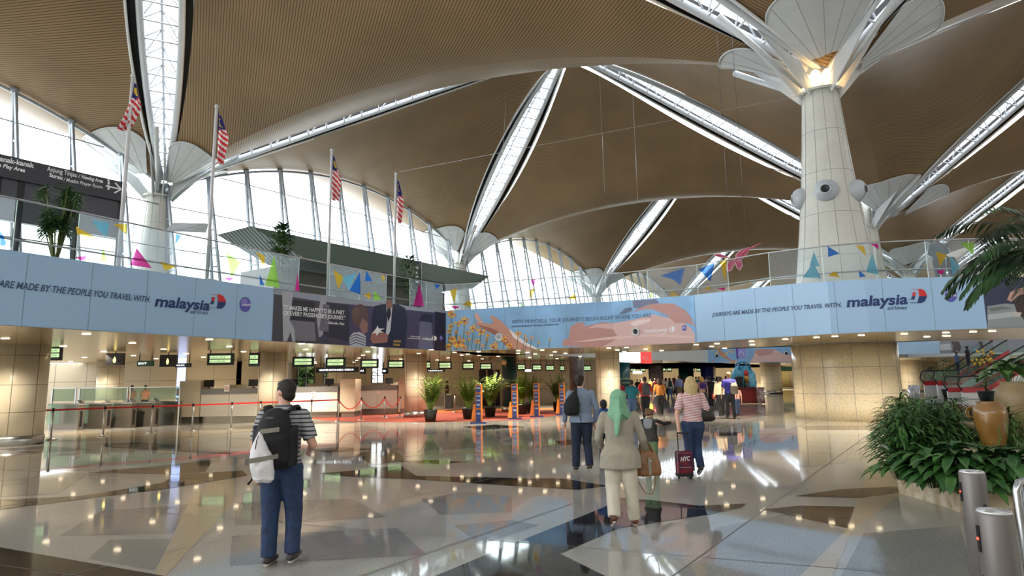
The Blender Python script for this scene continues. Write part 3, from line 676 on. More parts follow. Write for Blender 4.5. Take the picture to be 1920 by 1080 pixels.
# ================================================================ GLASS BALUSTRADE
m_pane = glass('balustrade_clear', (.86, .93, .93), gl=.18)
m_film = glass('balustrade_film', (.9, .95, .96), opac=.26, fog=(226, 242, 250), gl=.18)
cols = dict(b=glass('film_blue', (.2, .4, .8), opac=.7, fog=(40, 110, 196)), y=glass('film_yellow', (.9, .75, .2), opac=.7, fog=(222, 178, 60)), g=glass('film_green', (.6, .8, .3), opac=.7, fog=(150, 200, 80)),
            m=glass('film_magenta', (.8, .2, .55), opac=.7, fog=(214, 50, 140)), t=glass('film_teal', (.4, .7, .8), opac=.6, fog=(120, 190, 214)))
def balustrade(i0, i1, label, edges, panes, films):
    s0, s1 = ARC[i0], ARC[i1]; root = thing('glass_balustrade', label, 'railing', tuple(at_arc(s0, top_at(s0), 0)))
    inv = Matrix.Translation(-root.location); SB = -.12
    EE = [on_fascia(x, 560)[1] for x in edges]; n = len(EE) - 1; rail, low, clip = MB(), MB(), MB()
    for k in range(n):
        a = EE[k] + .015; b = EE[k + 1] - .015; mb = MB()
        pa = [at_arc(a, top_at(a) - .1, SB), at_arc(b, top_at(b) - .1, SB), at_arc(b, top_at(b) + 1.12, SB), at_arc(a, top_at(a) + 1.12, SB)]
        mb.poly(pa); o = mb.build('glass_pane', m_film if panes[k % len(panes)] == 'f' else m_pane, root); o.matrix_parent_inverse = inv
        ed = MB(); ed.bar(pa[0], pa[3], .014, .014); ed.build('pane_edge', mat('glass_edge', (196, 226, 222), .2), o).matrix_parent_inverse = Matrix.Identity(4)
    sub = 60; N_ = [s0 + (s1 - s0) * k / sub for k in range(sub + 1)]
    rail.tube([at_arc(s, top_at(s) + 1.13, SB) for s in N_], .022, 8); rail.build('handrail', steel, root).matrix_parent_inverse = inv
    low.tube([at_arc(s, top_at(s) + .28, SB - .1) for s in N_], .025, 8); low.build('lower_rail', steel, root).matrix_parent_inverse = inv
    for c, pts in films:
        mb = MB(); mb.poly([on_fascia_off(x, y, SB + .012) for x, y in pts]); mb.build('coloured_film', cols[c], root).matrix_parent_inverse = inv
def on_fascia_off(px, py, off):
    # pixel onto the balustrade plane (parallel to the front, set back a little)
    for i in range(NP - 1):
        if px <= FB[i + 1][0] or i == NP - 2:
            a, b = SEG[i]; n = seg_n(i); return PW(px, py, a + n * off, b + n * off)
balustrade(0, IC, 'clear and printed glass balustrade above the long left banners', [-110, 18, 140, 245, 340, 424, 501, 563, 621, 678, 728, 772, 803, 835], 'fcffcffcffcff',
    [('b', [(0, 430), (12, 455), (8, 462), (0, 460)]), ('y', [(142, 424), (182, 447), (145, 440)]), ('t', [(172, 412), (205, 418), (200, 445), (185, 432)]), ('y', [(213, 420), (238, 420), (238, 440), (226, 430)]), ('m', [(140, 482), (165, 480), (155, 489)]), ('g', [(194, 465), (200, 489), (188, 489)]),
     ('m', [(256, 465), (285, 503), (244, 497)]), ('y', [(300, 490), (330, 500), (310, 508)]), ('b', [(330, 438), (340, 442), (328, 460)]), ('g', [(424, 473), (451, 492), (434, 520)]), ('m', [(420, 522), (440, 520), (430, 527)]), ('g', [(514, 478), (524, 540), (497, 535)]), ('b', [(487, 515), (496, 535), (487, 534)]), ('m', [(558, 512), (562, 546), (553, 545)]), ('y', [(480, 472), (497, 480), (495, 500)]),
     ('y', [(625, 505), (645, 520), (634, 543)]), ('b', [(675, 510), (676, 552), (655, 545)]), ('t', [(640, 520), (668, 512), (655, 545)]), ('b', [(687, 508), (698, 527), (684, 527)]), ('g', [(702, 545), (716, 562), (700, 563)]), ('y', [(682, 553), (695, 548), (695, 562)]), ('m', [(787, 530), (795, 575), (775, 573)]), ('y', [(714, 515), (722, 518), (720, 530)]), ('b', [(815, 532), (826, 535), (818, 542)])])
balustrade(IC, NP - 1, 'clear and printed glass balustrade curving above the middle and right banners', [835, 868, 915, 990, 1060, 1135, 1213, 1305, 1363, 1443, 1545, 1650, 1747, 1830, 1925, 2058], 'ffcffcffcffcffc',
    [('y', [(843, 545), (857, 540), (852, 570)]), ('y', [(868, 572), (880, 562), (888, 575)]), ('m', [(845, 573), (863, 575), (853, 580)]), ('m', [(994, 523), (1004, 523), (1001, 540)]), ('y', [(992, 545), (1004, 540), (995, 562)]), ('y', [(1065, 560), (1077, 550), (1081, 562)]),
     ('b', [(1238, 517), (1284, 502), (1276, 535), (1262, 524)]), ('g', [(1216, 558), (1222, 544), (1224, 558)]), ('y', [(1255, 556), (1260, 544), (1274, 555)]), ('b', [(1310, 505), (1340, 492), (1332, 528)]), ('y', [(1350, 490), (1363, 484), (1360, 530)]), ('m', [(1345, 541), (1360, 539), (1358, 545)]), ('y', [(1320, 542), (1330, 536), (1332, 543)]),
     ('b', [(1552, 462), (1574, 475), (1553, 482)]), ('t', [(1526, 472), (1537, 500), (1518, 498)]), ('y', [(1604, 460), (1620, 462), (1624, 480)]), ('m', [(1632, 457), (1646, 457), (1648, 468)]), ('y', [(1552, 517), (1565, 508), (1575, 520)]), ('b', [(1610, 507), (1624, 518), (1612, 520)]), ('t', [(1505, 520), (1525, 492), (1540, 522)]), ('t', [(1624, 510), (1635, 475), (1648, 515)]),
     ('g', [(1800, 455), (1826, 455), (1825, 478)]), ('y', [(1755, 472), (1775, 478), (1762, 500)]), ('m', [(1755, 508), (1772, 505), (1766, 516)]), ('t', [(1782, 480), (1800, 500), (1785, 516)])])
# ================================================================ WALLS OF THE LOWER LEVEL
m_wall = mat('beige_wall_panel', (206, 190, 160), .32, noise=.03, scale=.6); m_wj = mat('wall_joint', (120, 108, 90), .6)
def wall(name, a, b, z0, z1, th=.2, m=None, joints=1.8, rows=()):
    mb = MB(); a = Vector((a[0], a[1], 0)); b = Vector((b[0], b[1], 0)); d = (b - a).normalized(); n = Vector((-d.y, d.x, 0))
    if n.dot(-a) > 0: n = -n
    mb.use(m or m_wall).prism([a + Vector((0, 0, z0)), b + Vector((0, 0, z0)), b + Vector((0, 0, z1)), a + Vector((0, 0, z1))], n * th)
    if joints:
        mb.use(m_wj); L = (b - a).length; k = 1
        while k * joints < L:
            p = a + d * k * joints - n * .004; mb.poly([p + Vector((0, 0, z0)), p + d * .02 + Vector((0, 0, z0)), p + d * .02 + Vector((0, 0, z1)), p + Vector((0, 0, z1))]); k += 1
        for z in rows: mb.poly([a - n * .004 + Vector((0, 0, z)), b - n * .004 + Vector((0, 0, z)), b - n * .004 + Vector((0, 0, z + .02)), a - n * .004 + Vector((0, 0, z + .02))])
    return struct(mb.build(name))
X_ = lambda px, Y: (px - 960) / F * Y
wall('wall_left', (-62, 36), (-15.5, 36), 0, SOF, rows=(1.9,))
wall('wall_side', (-15.5, 36), (-15.5, 45), 0, SOF)
# back wall with glazed openings: piers and panes
xs = [-15.5, -14.6, -13.4, -12.9, -11.4, -9.8, -8.7, -8.3, -6.6]
for a, b in ((-15.5, -15.3), (-14.1, -13.4), (-12.3, -10.0), (-9.2, 7.2)): wall('wall_back', (a, 45), (b, 45), 0, SOF)
for k, (a, b) in enumerate(((-15.3, -14.1), (-13.4, -12.3), (-10.0, -9.2))):
    mb = MB(); mb.poly([(a, 45.05, 0), (b, 45.05, 0), (b, 45.05, SOF), (a, 45.05, SOF)]); w_ = mb.build('window_%d' % (6 + k), m_fac); struct(w_)
    fr = MB()
    for x in (a, (a + b) / 2, b): fr.box((x, 45, 1.5), (.07, .1, 2.9))
    fr.box(((a + b) / 2, 45, 2.1), (b - a, .1, .06)); fr.build('window_frame', dsteel, w_)
wall('wall_partition', (7.2, 45.2), (15.2, 95), 0, SOF)
wall('wall_far', (15.2, 95), (110, 95), 0, SOF, joints=3)
wall('wall_right', (86, -28), (86, 95), 0, 13, joints=4); wall('wall_rear', (-60, -28), (86, -28), 0, 13, joints=4)
wall('wall_outer', (-62, -20), (-62, 36), 0, SOF)
# far mezzanine
m_wh2 = mat('void_front_white', (214, 218, 220), .45)
farf = [(9.0, 56), (25.5, 56), (33, 47), (70, 47), (110, 47)]
mb = MB(); mb.use(m_wh2)
for a, b in zip(farf, farf[1:]): mb.poly([(a[0], a[1], SOF), (b[0], b[1], SOF), (b[0], b[1], 4.5), (a[0], a[1], 4.5)])
struct(mb.build('wall_far_balcony'))
slab('floor_upper_far', [(a[0], a[1] + .03) for a in farf] + [(110, 96), (9.0, 96)], m_soff)
def flat(name, pxs, Y, m, parent=None): # a flat print on the far balcony front
    mb = MB(); Y -= 0
    for p in pxs:
        Y -= .004
        if isinstance(p, tuple): mb.use(p[0]); p = p[1]
        mb.poly([PY(x, y, Y) for x, y in p])
    return mb.build(name, None if mb.ms else m, parent)
fb = flat('banner', [[(1290, 640), (1500, 640), (1500, 679.5), (1290, 680.5)]], 55.96, m_sky2); tag(fb, 'far picture banner of flowers and hands, seen under the near balcony', 'banner', 'banners along the balcony front')
flat('picture_hands', [(skin, [(1330, 650), (1345, 656), (1352, 668), (1375, 680), (1386, 679.5), (1366, 672), (1356, 660), (1344, 652)]), (q(216, 180, 178), [(1406, 676), (1412, 670), (1416, 658), (1430, 654), (1455, 656), (1470, 664), (1500, 668), (1500, 678), (1412, 679)]), (q(190, 142, 138), [(1414, 660), (1420, 654), (1452, 655), (1448, 664), (1424, 668)])], 55.93, None, fb)
fp = []; rr = random.Random(9)
for k in range(26):
    x = rr.uniform(1292, 1380); y = rr.uniform(658, 678) if x > 1330 else rr.uniform(655, 679); r = rr.uniform(1.2, 2.6)
    fp.append((fy if k % 3 else fo, [(x + r * math.cos(2 * PI * j / 10) * (1 if j % 2 else .5), y + r * math.sin(2 * PI * j / 10) * (1 if j % 2 else .5)) for j in range(10)]))
flat('picture_petals', fp, 55.91, None, fb)
for x, y in ((1343.5, 667), (1473.5, 662.5)):
    c = PY(x, y, 55.88); mb = MB(); M = Matrix.Rotation(PI / 2, 3, 'X'); 
    t = thing('air_nozzle', 'small round nozzle on the far picture banner', 'air vent', c, 0, 'nozzles on the far banner')
    mb.use(white).lathe((0, 0, 0), [(.17, 0), (.17, .06), (.1, .08)], 16); o = mb.build('ring', None, t); o.rotation_euler[0] = PI / 2
    mb = MB(); mb.lathe((0, 0, .0), [(.13, .085), (.001, .09)], 16); o = mb.build('mouth', black, t); o.rotation_euler[0] = PI / 2
fb = flat('banner', [[(1683, 630), (1762, 630), (1762, 663), (1683, 664)]], 46.95, m_bl); tag(fb, 'pale blue far banner right of the large column, under the near balcony', 'banner', 'banners along the balcony front')
fb = flat('banner', [[(1762, 630), (1990, 630), (1990, 659), (1762, 663)]], 46.95, q(132, 138, 150)); tag(fb, 'far river picture banner with animals wading, at the right under the near balcony', 'banner', 'banners along the balcony front')
flat('picture_animals', [(q(70, 54, 60), [(1783, 640), (1798, 640), (1802, 650), (1800, 660), (1794, 656), (1786, 661), (1788, 648)]), (q(70, 54, 60), [(1834, 640), (1842, 640), (1845, 654), (1838, 650)]), (q(90, 180, 214), [(1824, 656), (1830, 652), (1842, 660), (1830, 660)]), (q(190, 196, 200), [(1762, 646), (1782, 644), (1784, 656), (1764, 657)]), (q(160, 60, 80), [(1855, 634), (1862, 634), (1862, 642), (1856, 641)])], 46.92, None, fb)
# lit sign on the void front
ed_n = Vector((vd.y, -vd.x, 0)); vz = math.atan2(vd.y, vd.x)
def onE(px, py, o=.1): return PW(px, py, Cn + ed_n * o, Cn + ed_n * o + vd)
sa, sb_ = onE(1158, 668), onE(1206, 671); sg = MB(); sg.box((sa + sb_) / 2, ((sb_ - sa).length, .15, .7), vz); so = sg.build('lit_sign', mat('lightbox_white', (246, 248, 250), .5, emit=1.2)); tag(so, 'long white lightbox sign with a red end on the edge of the upper floor', 'sign')
sg = MB(); c_ = onE(1210, 670.5, .14); sg.box(c_, (1.9, .14, .8), vz); sg.build('red_end', mat('lightbox_red', (206, 60, 58), .5, emit=.5), so)
sg = MB(); text_on(sg, 'K-L', lambda x, y: onE(1210, 670.5, .24) + vd * (x - .5) + Vector((0, 0, y - .15)), .3, width=1.1); sg.build('lettering', white, so)
# ================================================================ ROUND PILLARS
m_pil = mat('pillar_cream_panel', (228, 218, 196), .3, noise=.02, scale=.5)
def pillar(px, Y, r, label, top=SOF):
    c = Vector((X_(px, Y), Y, 0)); t = thing('pillar', label, 'pillar', c); t['kind'] = 'structure'
    b = MB(); b.lathe((0, 0, 0), [(r, .26), (r, top)], 32); b.build('shaft', m_pil, t)
    k = MB(); k.lathe((0, 0, 0), [(r + .03, 0), (r + .03, .26), (r, .27)], 32); k.build('plinth', steel, t)
    j = MB()
    for z in (.95, 1.75, 2.62): j.lathe((0, 0, z), [(r + .003, 0), (r + .003, .014)], 32, cap=False)
    for a in (-2.4, -1.2, -.3): j.box((math.cos(a) * (r + .001), math.sin(a) * (r + .001), (top + .27) / 2), (.014, .012, top - .27), rz=a)
    j.build('panel_joint', m_wj, t)
for a in ((45, 19.2, .68, 'broad cream pillar with steel plinth at the left edge'), (514, 26.3, .57, 'cream pillar directly behind the man in the striped shirt'), (779, 30.5, .52, 'cream pillar left of the first potted palm'), (1136, 31, .58, 'cream pillar behind the woman in the mint headscarf'),
          (211, 33, .62, 'cream pillar behind the ticket gates'), (630, 40, .5, 'cream pillar behind the check-in counters'), (1292 + 30, 80, .9, 'far cream pillar beyond the crowd'), (1438, 62, .95, 'cream pillar right of the giant blue bag'), (1698, 60, .9, 'narrow far pillar right of the big column')): pillar(*a)
# dark poster-clad pillars
def clad(px, Y, r, m, label, txt=None):
    c = Vector((X_(px, Y), Y, 0)); t = thing('clad_pillar', label, 'pillar', c); mb = MB(); mb.lathe((0, 0, 0), [(r, .28), (r, SOF - .02)], 28); mb.build('wrap', m, t)
    mb = MB(); mb.lathe((0, 0, 0), [(r + .02, 0), (r + .02, .28)], 28); mb.build('plinth', steel, t)
    if txt:
        mb = MB()
        for k, s in enumerate(txt): text_on(mb, s, lambda x, y, k=k: Vector((math.sin(x / r) * (r + .01), -math.cos(x / r) * (r + .01), 1.6 - k * .28 + y)), .15, x0=-.45, width=.9)
        mb.build('lettering', q(190, 220, 160), t)
teal = mat('teal_wrap', (18, 78, 80), .3, c2=(12, 56, 66), scale=1.5)
clad(953, 34.5, .42, teal, 'dark teal wrapped pillar behind the row of potted palms', ('Welcome', 'Check-in'))
clad(1078, 36, .42, mat('poster_dark_wrap', (60, 52, 62), .35, c2=(120, 110, 112), scale=2.), 'dark picture-wrapped pillar above the man in the blue shirt')
clad(1164, 44, .48, teal, 'narrow teal wrapped pillar just right of the cream pillar', ('Kaunter', 'Counter'))
clad(1225, 66, .75, mat('poster_grey_wrap', (70, 62, 74), .35, c2=(120, 112, 116), scale=1.2), 'grey picture-wrapped pillar above the woman in orange'); clad(1281, 74, .85, teal, 'far teal wrapped pillar above the crowd'); clad(1320, 72, .7, mat('violet_wrap', (44, 48, 120), .35), 'far indigo wrapped pillar above the blonde woman')
# ================================================================ CHECK-IN COUNTERS
m_cf = mat('counter_front_grey', (206, 202, 196), .4, noise=.03, scale=.7); m_cg = mat('counter_ledge_grey', (120, 120, 122), .3, .2); m_kick = mat('counter_kick_steel', (150, 146, 138), .25, .7)
m_end = mat('counter_end_beige', (206, 194, 174), .4)
def counter(p0, p1, Y, label, end, zt=1.28):
    x0, x1 = X_(p0, Y), X_(p1, Y); t = thing('checkin_counter', label, 'counter', ((x0 + x1) / 2, Y, 0), 0, 'check-in counters'); w = x1 - x0; h = w / 2
    mb = MB(); mb.box((0, .35, .78), (w, .7, zt - .3)); mb.build('front_panel', m_cf, t)
    mb = MB(); mb.box((0, .45, .14), (w - .1, .6, .28)); mb.build('kick', m_kick, t)
    mb = MB(); mb.box((0, .2, zt + .1), (w + .04, .5, .24)); mb.build('ledge', m_cg, t)
    j = MB(); j.box((0, -.003, .78), (.015, .01, zt - .3)); j.build('panel_joint', m_wj, t)
    e0, e1 = end; ex0, ex1 = X_(e0, Y) - (x0 + x1) / 2, X_(e1, Y) - (x0 + x1) / 2
    mb = MB(); mb.box(((ex0 + ex1) / 2, .6, .28 + .78), (abs(ex1 - ex0), 1.2, 1.56)); mb.build('end_partition', m_end, t)
    mb = MB(); mb.box(((ex0 + ex1) / 2, .65, .14), (abs(ex1 - ex0) - .1, 1.1, .28)); mb.build('partition_base', m_kick, t)
    mb = MB(); mb.box((0, 1.9, 1.2), (w * .7, .05, .9)); mb.build('rear_screen', m_end, t)
    return t, x0, x1
def kit(x, Y, lb):
    t = thing('computer_monitor', lb, 'monitor', (x, Y + .35, 1.5), .5, 'monitors on the counters'); mb = MB(); mb.box((0, 0, .22), (.42, .05, .3)); mb.build('screen', black, t); mb = MB(); mb.box((0, .02, .04), (.06, .06, .1)); mb.box((0, .02, .01), (.2, .16, .02)); mb.build('stand', black, t)
def nosmoke(x, Y, z, lb, s=.16):
    t = thing('notice', lb, 'notice', (x, Y, z)); mb = MB(); mb.box((0, 0, 0), (s, .01, s * 1.3)); mb.build('card', white, t)
    mb = MB(); mb.tube([(s * .32 * math.cos(a / 8 * PI), -.012, s * .32 * math.sin(a / 8 * PI)) for a in range(17)], s * .05, 5); mb.bar((-s * .22, -.012, s * .22), (s * .22, -.012, -s * .22), s * .08, s * .04); mb.build('red_ring', m_rd, t)
c1 = counter(382, 487, 28, 'long grey check-in counter left of the man in the striped shirt', (341, 380)); c2 = counter(542, 634, 31, 'grey check-in counter between the striped-shirt man and the potted palms', (639, 667)); c3 = counter(671, 745, 33.5, 'short grey check-in counter beside the cream pillar', (747, 759))
kit(c1[1] + .15, 28, 'black monitor at the left end of the long counter'); kit(c1[2] - .35, 28, 'black monitor at the right end of the long counter'); kit(c2[1] + .15, 31, 'black monitor at the left end of the second counter'); kit(c2[2] - .5, 31, 'black monitor at the right end of the second counter'); kit(c3[2] - .5, 33.5, 'black monitor on the short counter by the pillar')
nosmoke(X_(429, 27.9), 27.9, 1.5, 'white and red prohibition card standing on the long counter', .22); nosmoke(X_(590, 30.97), 30.97, 1.15, 'prohibition sticker on the second counter front', .2); nosmoke(X_(709, 33.47), 33.47, 1.2, 'prohibition sticker on the short counter front', .2)
# ================================================================ TICKET GATES
m_gate = mat('gate_steel', (112, 106, 96), .35, .6); m_scr = glass('gate_glass', (.8, .92, .88), opac=.25, fog=(190, 214, 200))
gx = [(150, 806), (202, 804), (249, 802), (293, 800), (335, 797)]
for k, (px, py) in enumerate(gx):
    p = PZ(px, py, 0); d = Vector((U.x, U.y, 0)).normalized(); a = math.atan2(d.y, d.x)
    t = thing('ticket_gate', 'steel ticket gate cabinet, ' + ['nearest to the broad left pillar', 'second from the broad left pillar', 'third from the broad left pillar', 'fourth from the broad left pillar', 'last of the row beside the long counter'][k], 'gate', p, a, 'ticket gates')
    mb = MB(); mb.box((.8, 0, .48), (1.6, .24, .96)); mb.build('cabinet', m_gate, t)
    mb = MB(); mb.box((.82, 0, .98), (1.7, .3, .05)); mb.build('top', m_cg, t)
    mb = MB(); mb.box((-.005, 0, .42), (.012, .1, .6)); mb.build('status_strip', black, t)
    mb = MB(); mb.box((.0, 0, 0), (.22, .2, .03), M=Matrix.Rotation(-.6, 3, 'Y')); o = mb.build('card_reader', steel, t); o.location = (.1, 0, 1.06)
    mb = MB(); mb.box((.9, .45, .62), (.03, .5, .8)); mb.build('flap', m_scr, t)
for a, b, lb in ((97, 143, 'pale glass screen over the first ticket gate'), (148, 240, 'pale glass screen over the middle ticket gates'), (243, 338, 'pale glass screen over the last ticket gates')):
    A = PY(a, 742, 26.5); B = PY(b, 740, 26.5); t = thing('glass_screen', lb, 'screen', (A.x, A.y, 0)); w = B.x - A.x
    mb = MB(); mb.box((w / 2, 0, 1.33), (w, .02, .5)); mb.build('pane', m_scr, t); mb = MB(); mb.bar((0, 0, 1.6), (w, 0, 1.6), .05, .04); mb.build('top_rail', steel, t)
    for x, nm in ((.02, 0), (w - .02, 1)): mb = MB(); mb.bar((x, 0, 0), (x, 0, 1.6), .05, .05); mb.build('post', steel, t)
# ================================================================ BELT BARRIERS
m_belt = mat('red_belt', (206, 34, 40), .6)
def stanchion(px, py, lb, grp='belt barrier posts'):
    p = PZ(px, py, 0); t = thing('barrier_post', lb, 'barrier post', p, 0, grp)
    mb = MB(); mb.lathe((0, 0, 0), [(.17, 0), (.17, .02), (.05, .05)], 20); mb.build('base', steel, t)
    mb = MB(); mb.cyl((0, 0, .02), .028, .93, 12); mb.build('pole', steel, t); mb = MB(); mb.cyl((0, 0, .9), .04, .1, 12); mb.build('head', black, t)
    return p
sts = [(95, 825), (193, 818), (283, 813), (360, 808.5), (433, 804), (487, 800), (540, 797), (583, 795), (634, 791), (677, 788), (721, 784), (750, 783.5)]
P_ = [stanchion(x, y, 'steel barrier post ' + w) for (x, y), w in zip(sts, ('beside the broad left pillar', 'in front of the second ticket gate', 'in front of the fourth ticket gate', 'before the left end of the long counter', 'before the middle of the long counter', 'just left of the striped-shirt man', 'just right of the striped-shirt man', 'before the middle of the second counter', 'where the straight belts end and the ropes start', 'at the left end of the short counter', 'at the middle of the short counter', 'in front of the cream pillar with palms'))]
stanchion(853, 773, 'steel barrier post among the potted palms')
PL = PZ(-60, 833, 0)
for i, (a, b) in enumerate(zip([PL] + P_, P_)):
    a = Vector(a) + Vector((0, 0, .94)); b = Vector(b) + Vector((0, 0, .94)); mb = MB(); sag = 0 if i <= 8 else .42
    if i <= 8: mb.bar(a, b, .012, .055)
    else: mb.tube([a.lerp(b, k / 12) - Vector((0, 0, sag * (1 - (2 * k / 12 - 1) ** 2))) for k in range(13)], .022, 6)
    where = ['at the left edge before the broad pillar', 'before the first ticket gates', 'before the middle ticket gates', 'before the last ticket gates', 'before the left half of the long counter', 'left of the striped-shirt man', 'behind the striped-shirt man', 'right of the striped-shirt man', 'before the second counter', 'left of the short counter', 'before the short counter', 'ending at the cream pillar'][i]
    tag(mb.build('barrier_belt' if i <= 8 else 'barrier_rope', m_belt), ('taut red belt ' if i <= 8 else 'drooping red rope ') + where, 'belt' if i <= 8 else 'rope', 'red belts and ropes between the posts')
# ================================================================ OVERHEAD SIGNS
m_sgn = mat('sign_navy', (14, 32, 44), .35); m_led = mat('sign_lit_green', (200, 236, 176), .5, emit=.45); m_ledw = mat('sign_lit_white', (240, 244, 246), .5, emit=1.2); m_grn = mat('sign_green', (16, 74, 52), .4)
def hsign(x0, y0, x1, y1, Y, lines, lb, m=None, tm=None, grp='counter signs hanging from the soffit', nm='hanging_sign', depth=.12):
    A = PY(x0, y1, Y); B = PY(x1, y0, Y); w = B.x - A.x; h = B.z - A.z; zb = (A.z); t = thing(nm, lb, 'sign', ((A.x + B.x) / 2, Y, zb), 0, grp)
    mb = MB(); mb.box((0, 0, h / 2), (w, depth, h)); mb.build('sign_box', m or m_sgn, t)
    mb = MB()
    for x in (-w * .4, w * .4): mb.bar((x, 0, h), (x, 0, max(SOF - zb, h + .05)), .03, .03)
    mb.build('hanger', black, t)
    n = len(lines)
    for k, s in enumerate(lines):
        lh = h / (n + .8); ww = w * (.8 if len(s) > 8 else .55); mb = MB()
        if s[0] == '=': s = s[1:]; mb.box((0, -depth / 2 - .002, h * (1 - (k + 1) / (n + 1))), (w * .8, .005, lh * .7)); mb.build('lit_strip', tm or m_led, t); mb = MB(); text_on(mb, s, plane_fn((-w * .38, -depth / 2 - .008, h * (1 - (k + 1) / (n + 1)) - lh * .22), (1, 0, 0), (0, 0, 1)), lh * .45, width=w * .6); mb.build('lettering', m_sgn, t)
        else: text_on(mb, s, plane_fn((-w * .42, -depth / 2 - .006, h * (1 - (k + 1) / (n + 1)) - lh * .3), (1, 0, 0), (0, 0, 1)), lh * .62, width=ww, bold=.01); mb.build('lettering', tm or m_ledw, t)
    return t
LS = ('=KUALA LUMPUR', '=ALL PASSENGERS')
for a in ((389, 662, 439, 685, 24.5, 'above the long counter'), (467, 661, 487, 687, 25, 'partly behind the pillar at striped-shirt man'), (549, 668.5, 589, 688, 28, 'first right of the striped-shirt man'), (611, 670, 648, 689, 29.5, 'second right of the striped-shirt man'), (676, 673, 710, 691, 31, 'above the short counter'), (727, 675, 758, 691, 32.5, 'just left of the cream pillar by the palms'),
          (798, 677, 807, 692, 33, 'sliver right of the cream pillar'), (822, 677.5, 847, 692.5, 34, 'above the first potted palm'), (867, 679, 889, 693, 35.5, 'between the first and second palms'), (900, 680.5, 922, 694, 37, 'left of the teal pillar'), (970, 682, 985, 694.5, 39, 'right of the teal pillar'), (998, 683, 1015, 695, 41, 'above the second orange stand'), (1023, 684, 1039, 695.5, 43, 'above the third orange stand'), (1050, 685, 1058, 696, 44, 'left of the dark picture pillar'), (1094, 685, 1108, 696, 44, 'left of the cream pillar behind the headscarf'),
          (93, 648, 117, 676, 20.5, 'just right of the broad left pillar')): hsign(*a[:5], LS, 'navy hanging sign with green lit lines, ' + a[5])
for a in ((1182, 690, 1192, 697, 66, 'far navy sign above the teal-shirt man'), (1200, 690, 1210, 697, 68, 'far navy sign above the red-shirt man'), (1238, 689, 1248, 697, 70, 'far navy sign above the woman in orange'), (1251, 689, 1259, 697, 72, 'far navy sign right of the woman in orange'), (1294, 690, 1302, 697, 76, 'far navy sign above the blonde woman'), (1306, 690, 1313, 697, 78, 'far navy sign beside the indigo pillar')): hsign(*a[:5], ('=A',), a[5])
hsign(593, 688, 673, 699, 33, ('KAUNTER DAFTAR MASUK / CHECK-IN',), 'long dark direction sign with white lettering over second counter'); hsign(675, 689, 686, 701, 33.6, ('A1',), 'small dark number sign left of the short counter'); hsign(716, 690, 728, 701, 36, ('100',), 'small dark sign reading 100 beside the cream pillar')
hsign(801, 692, 834, 698, 38, ('KAUNTER A B C',), 'narrow dark direction sign above the first palm'); hsign(1187, 695.5, 1203, 701, 58, ('=.',), 'glowing pale sign above the teal-shirt man', m_ledw, m_ledw); hsign(984, 692.5, 996, 697, 40, ('=.',), 'glowing pale strip sign above the palms', m_ledw, m_ledw)
hsign(258, 676, 288, 687, 27, ('EXIT',), 'green exit sign over the ticket gates', m_grn); hsign(329, 681, 358, 689, 28, ('TOILETS',), 'dark sign with white pictograms beside the second screen')
for x0, y0, x1, y1, Y, lb in ((199, 662, 234, 685, 24, 'black hanging screen with a yellow drop emblem over the second gate'), (300, 665, 331, 688, 25.5, 'black hanging screen with a yellow drop emblem over the last gate')):
    A = PY(x0, y1, Y); B = PY(x1, y0, Y); t = thing('hanging_screen', lb, 'screen', ((A.x + B.x) / 2, Y, A.z)); w = B.x - A.x; h = B.z - A.z
    mb = MB(); mb.box((0, 0, h / 2), (w, .1, h)); mb.build('screen', black, t); mb = MB(); mb.tube([(0, 0, h), (0, 0, SOF - A.z)], .025, 6); mb.build('pole', black, t)
    mb = MB(); mb.poly([(.09 * math.sin(a) * w * (1 - .8 * max(0, math.cos(a))), -.054, h / 2 - .02 + .27 * h * math.cos(a)) for a in [2 * PI * k / 20 for k in range(20)]][::-1]); mb.build('drop_emblem', mat('lit_yellow', (250, 226, 130), .5, emit=1.2), t)
lc = thing('light_column', 'bright blue and white lit advertising column left of the long counter', 'sign', (X_(343, 30), 30, 0)); mb = MB(); mb.box((0, 0, 1.47), (.3, .2, 2.94)); mb.build('body', mat('lit_ad', (176, 196, 250), .5, emit=.9, c2=(236, 240, 255), scale=5), lc); mb = MB(); mb.box((0, -.11, 1.35), (.24, .02, .35)); mb.build('red_panel', m_rd, lc)
mb = MB(); mb.cyl((0, 0, 0), .13, .06, 20)
for px, py, Y, lb in ((945, 679, 29.5, 'round clock mounted at the teal pillar'),):
    p = PY(px, py, 34.0); t = thing('wall_clock', lb, 'clock', p); m1 = MB(); m1.lathe((0, 0, 0), [(.15, 0), (.15, .06), (.001, .07)], 20); o = m1.build('face', mat('clock_face', (226, 214, 160), .5), t); o.rotation_euler[0] = PI / 2
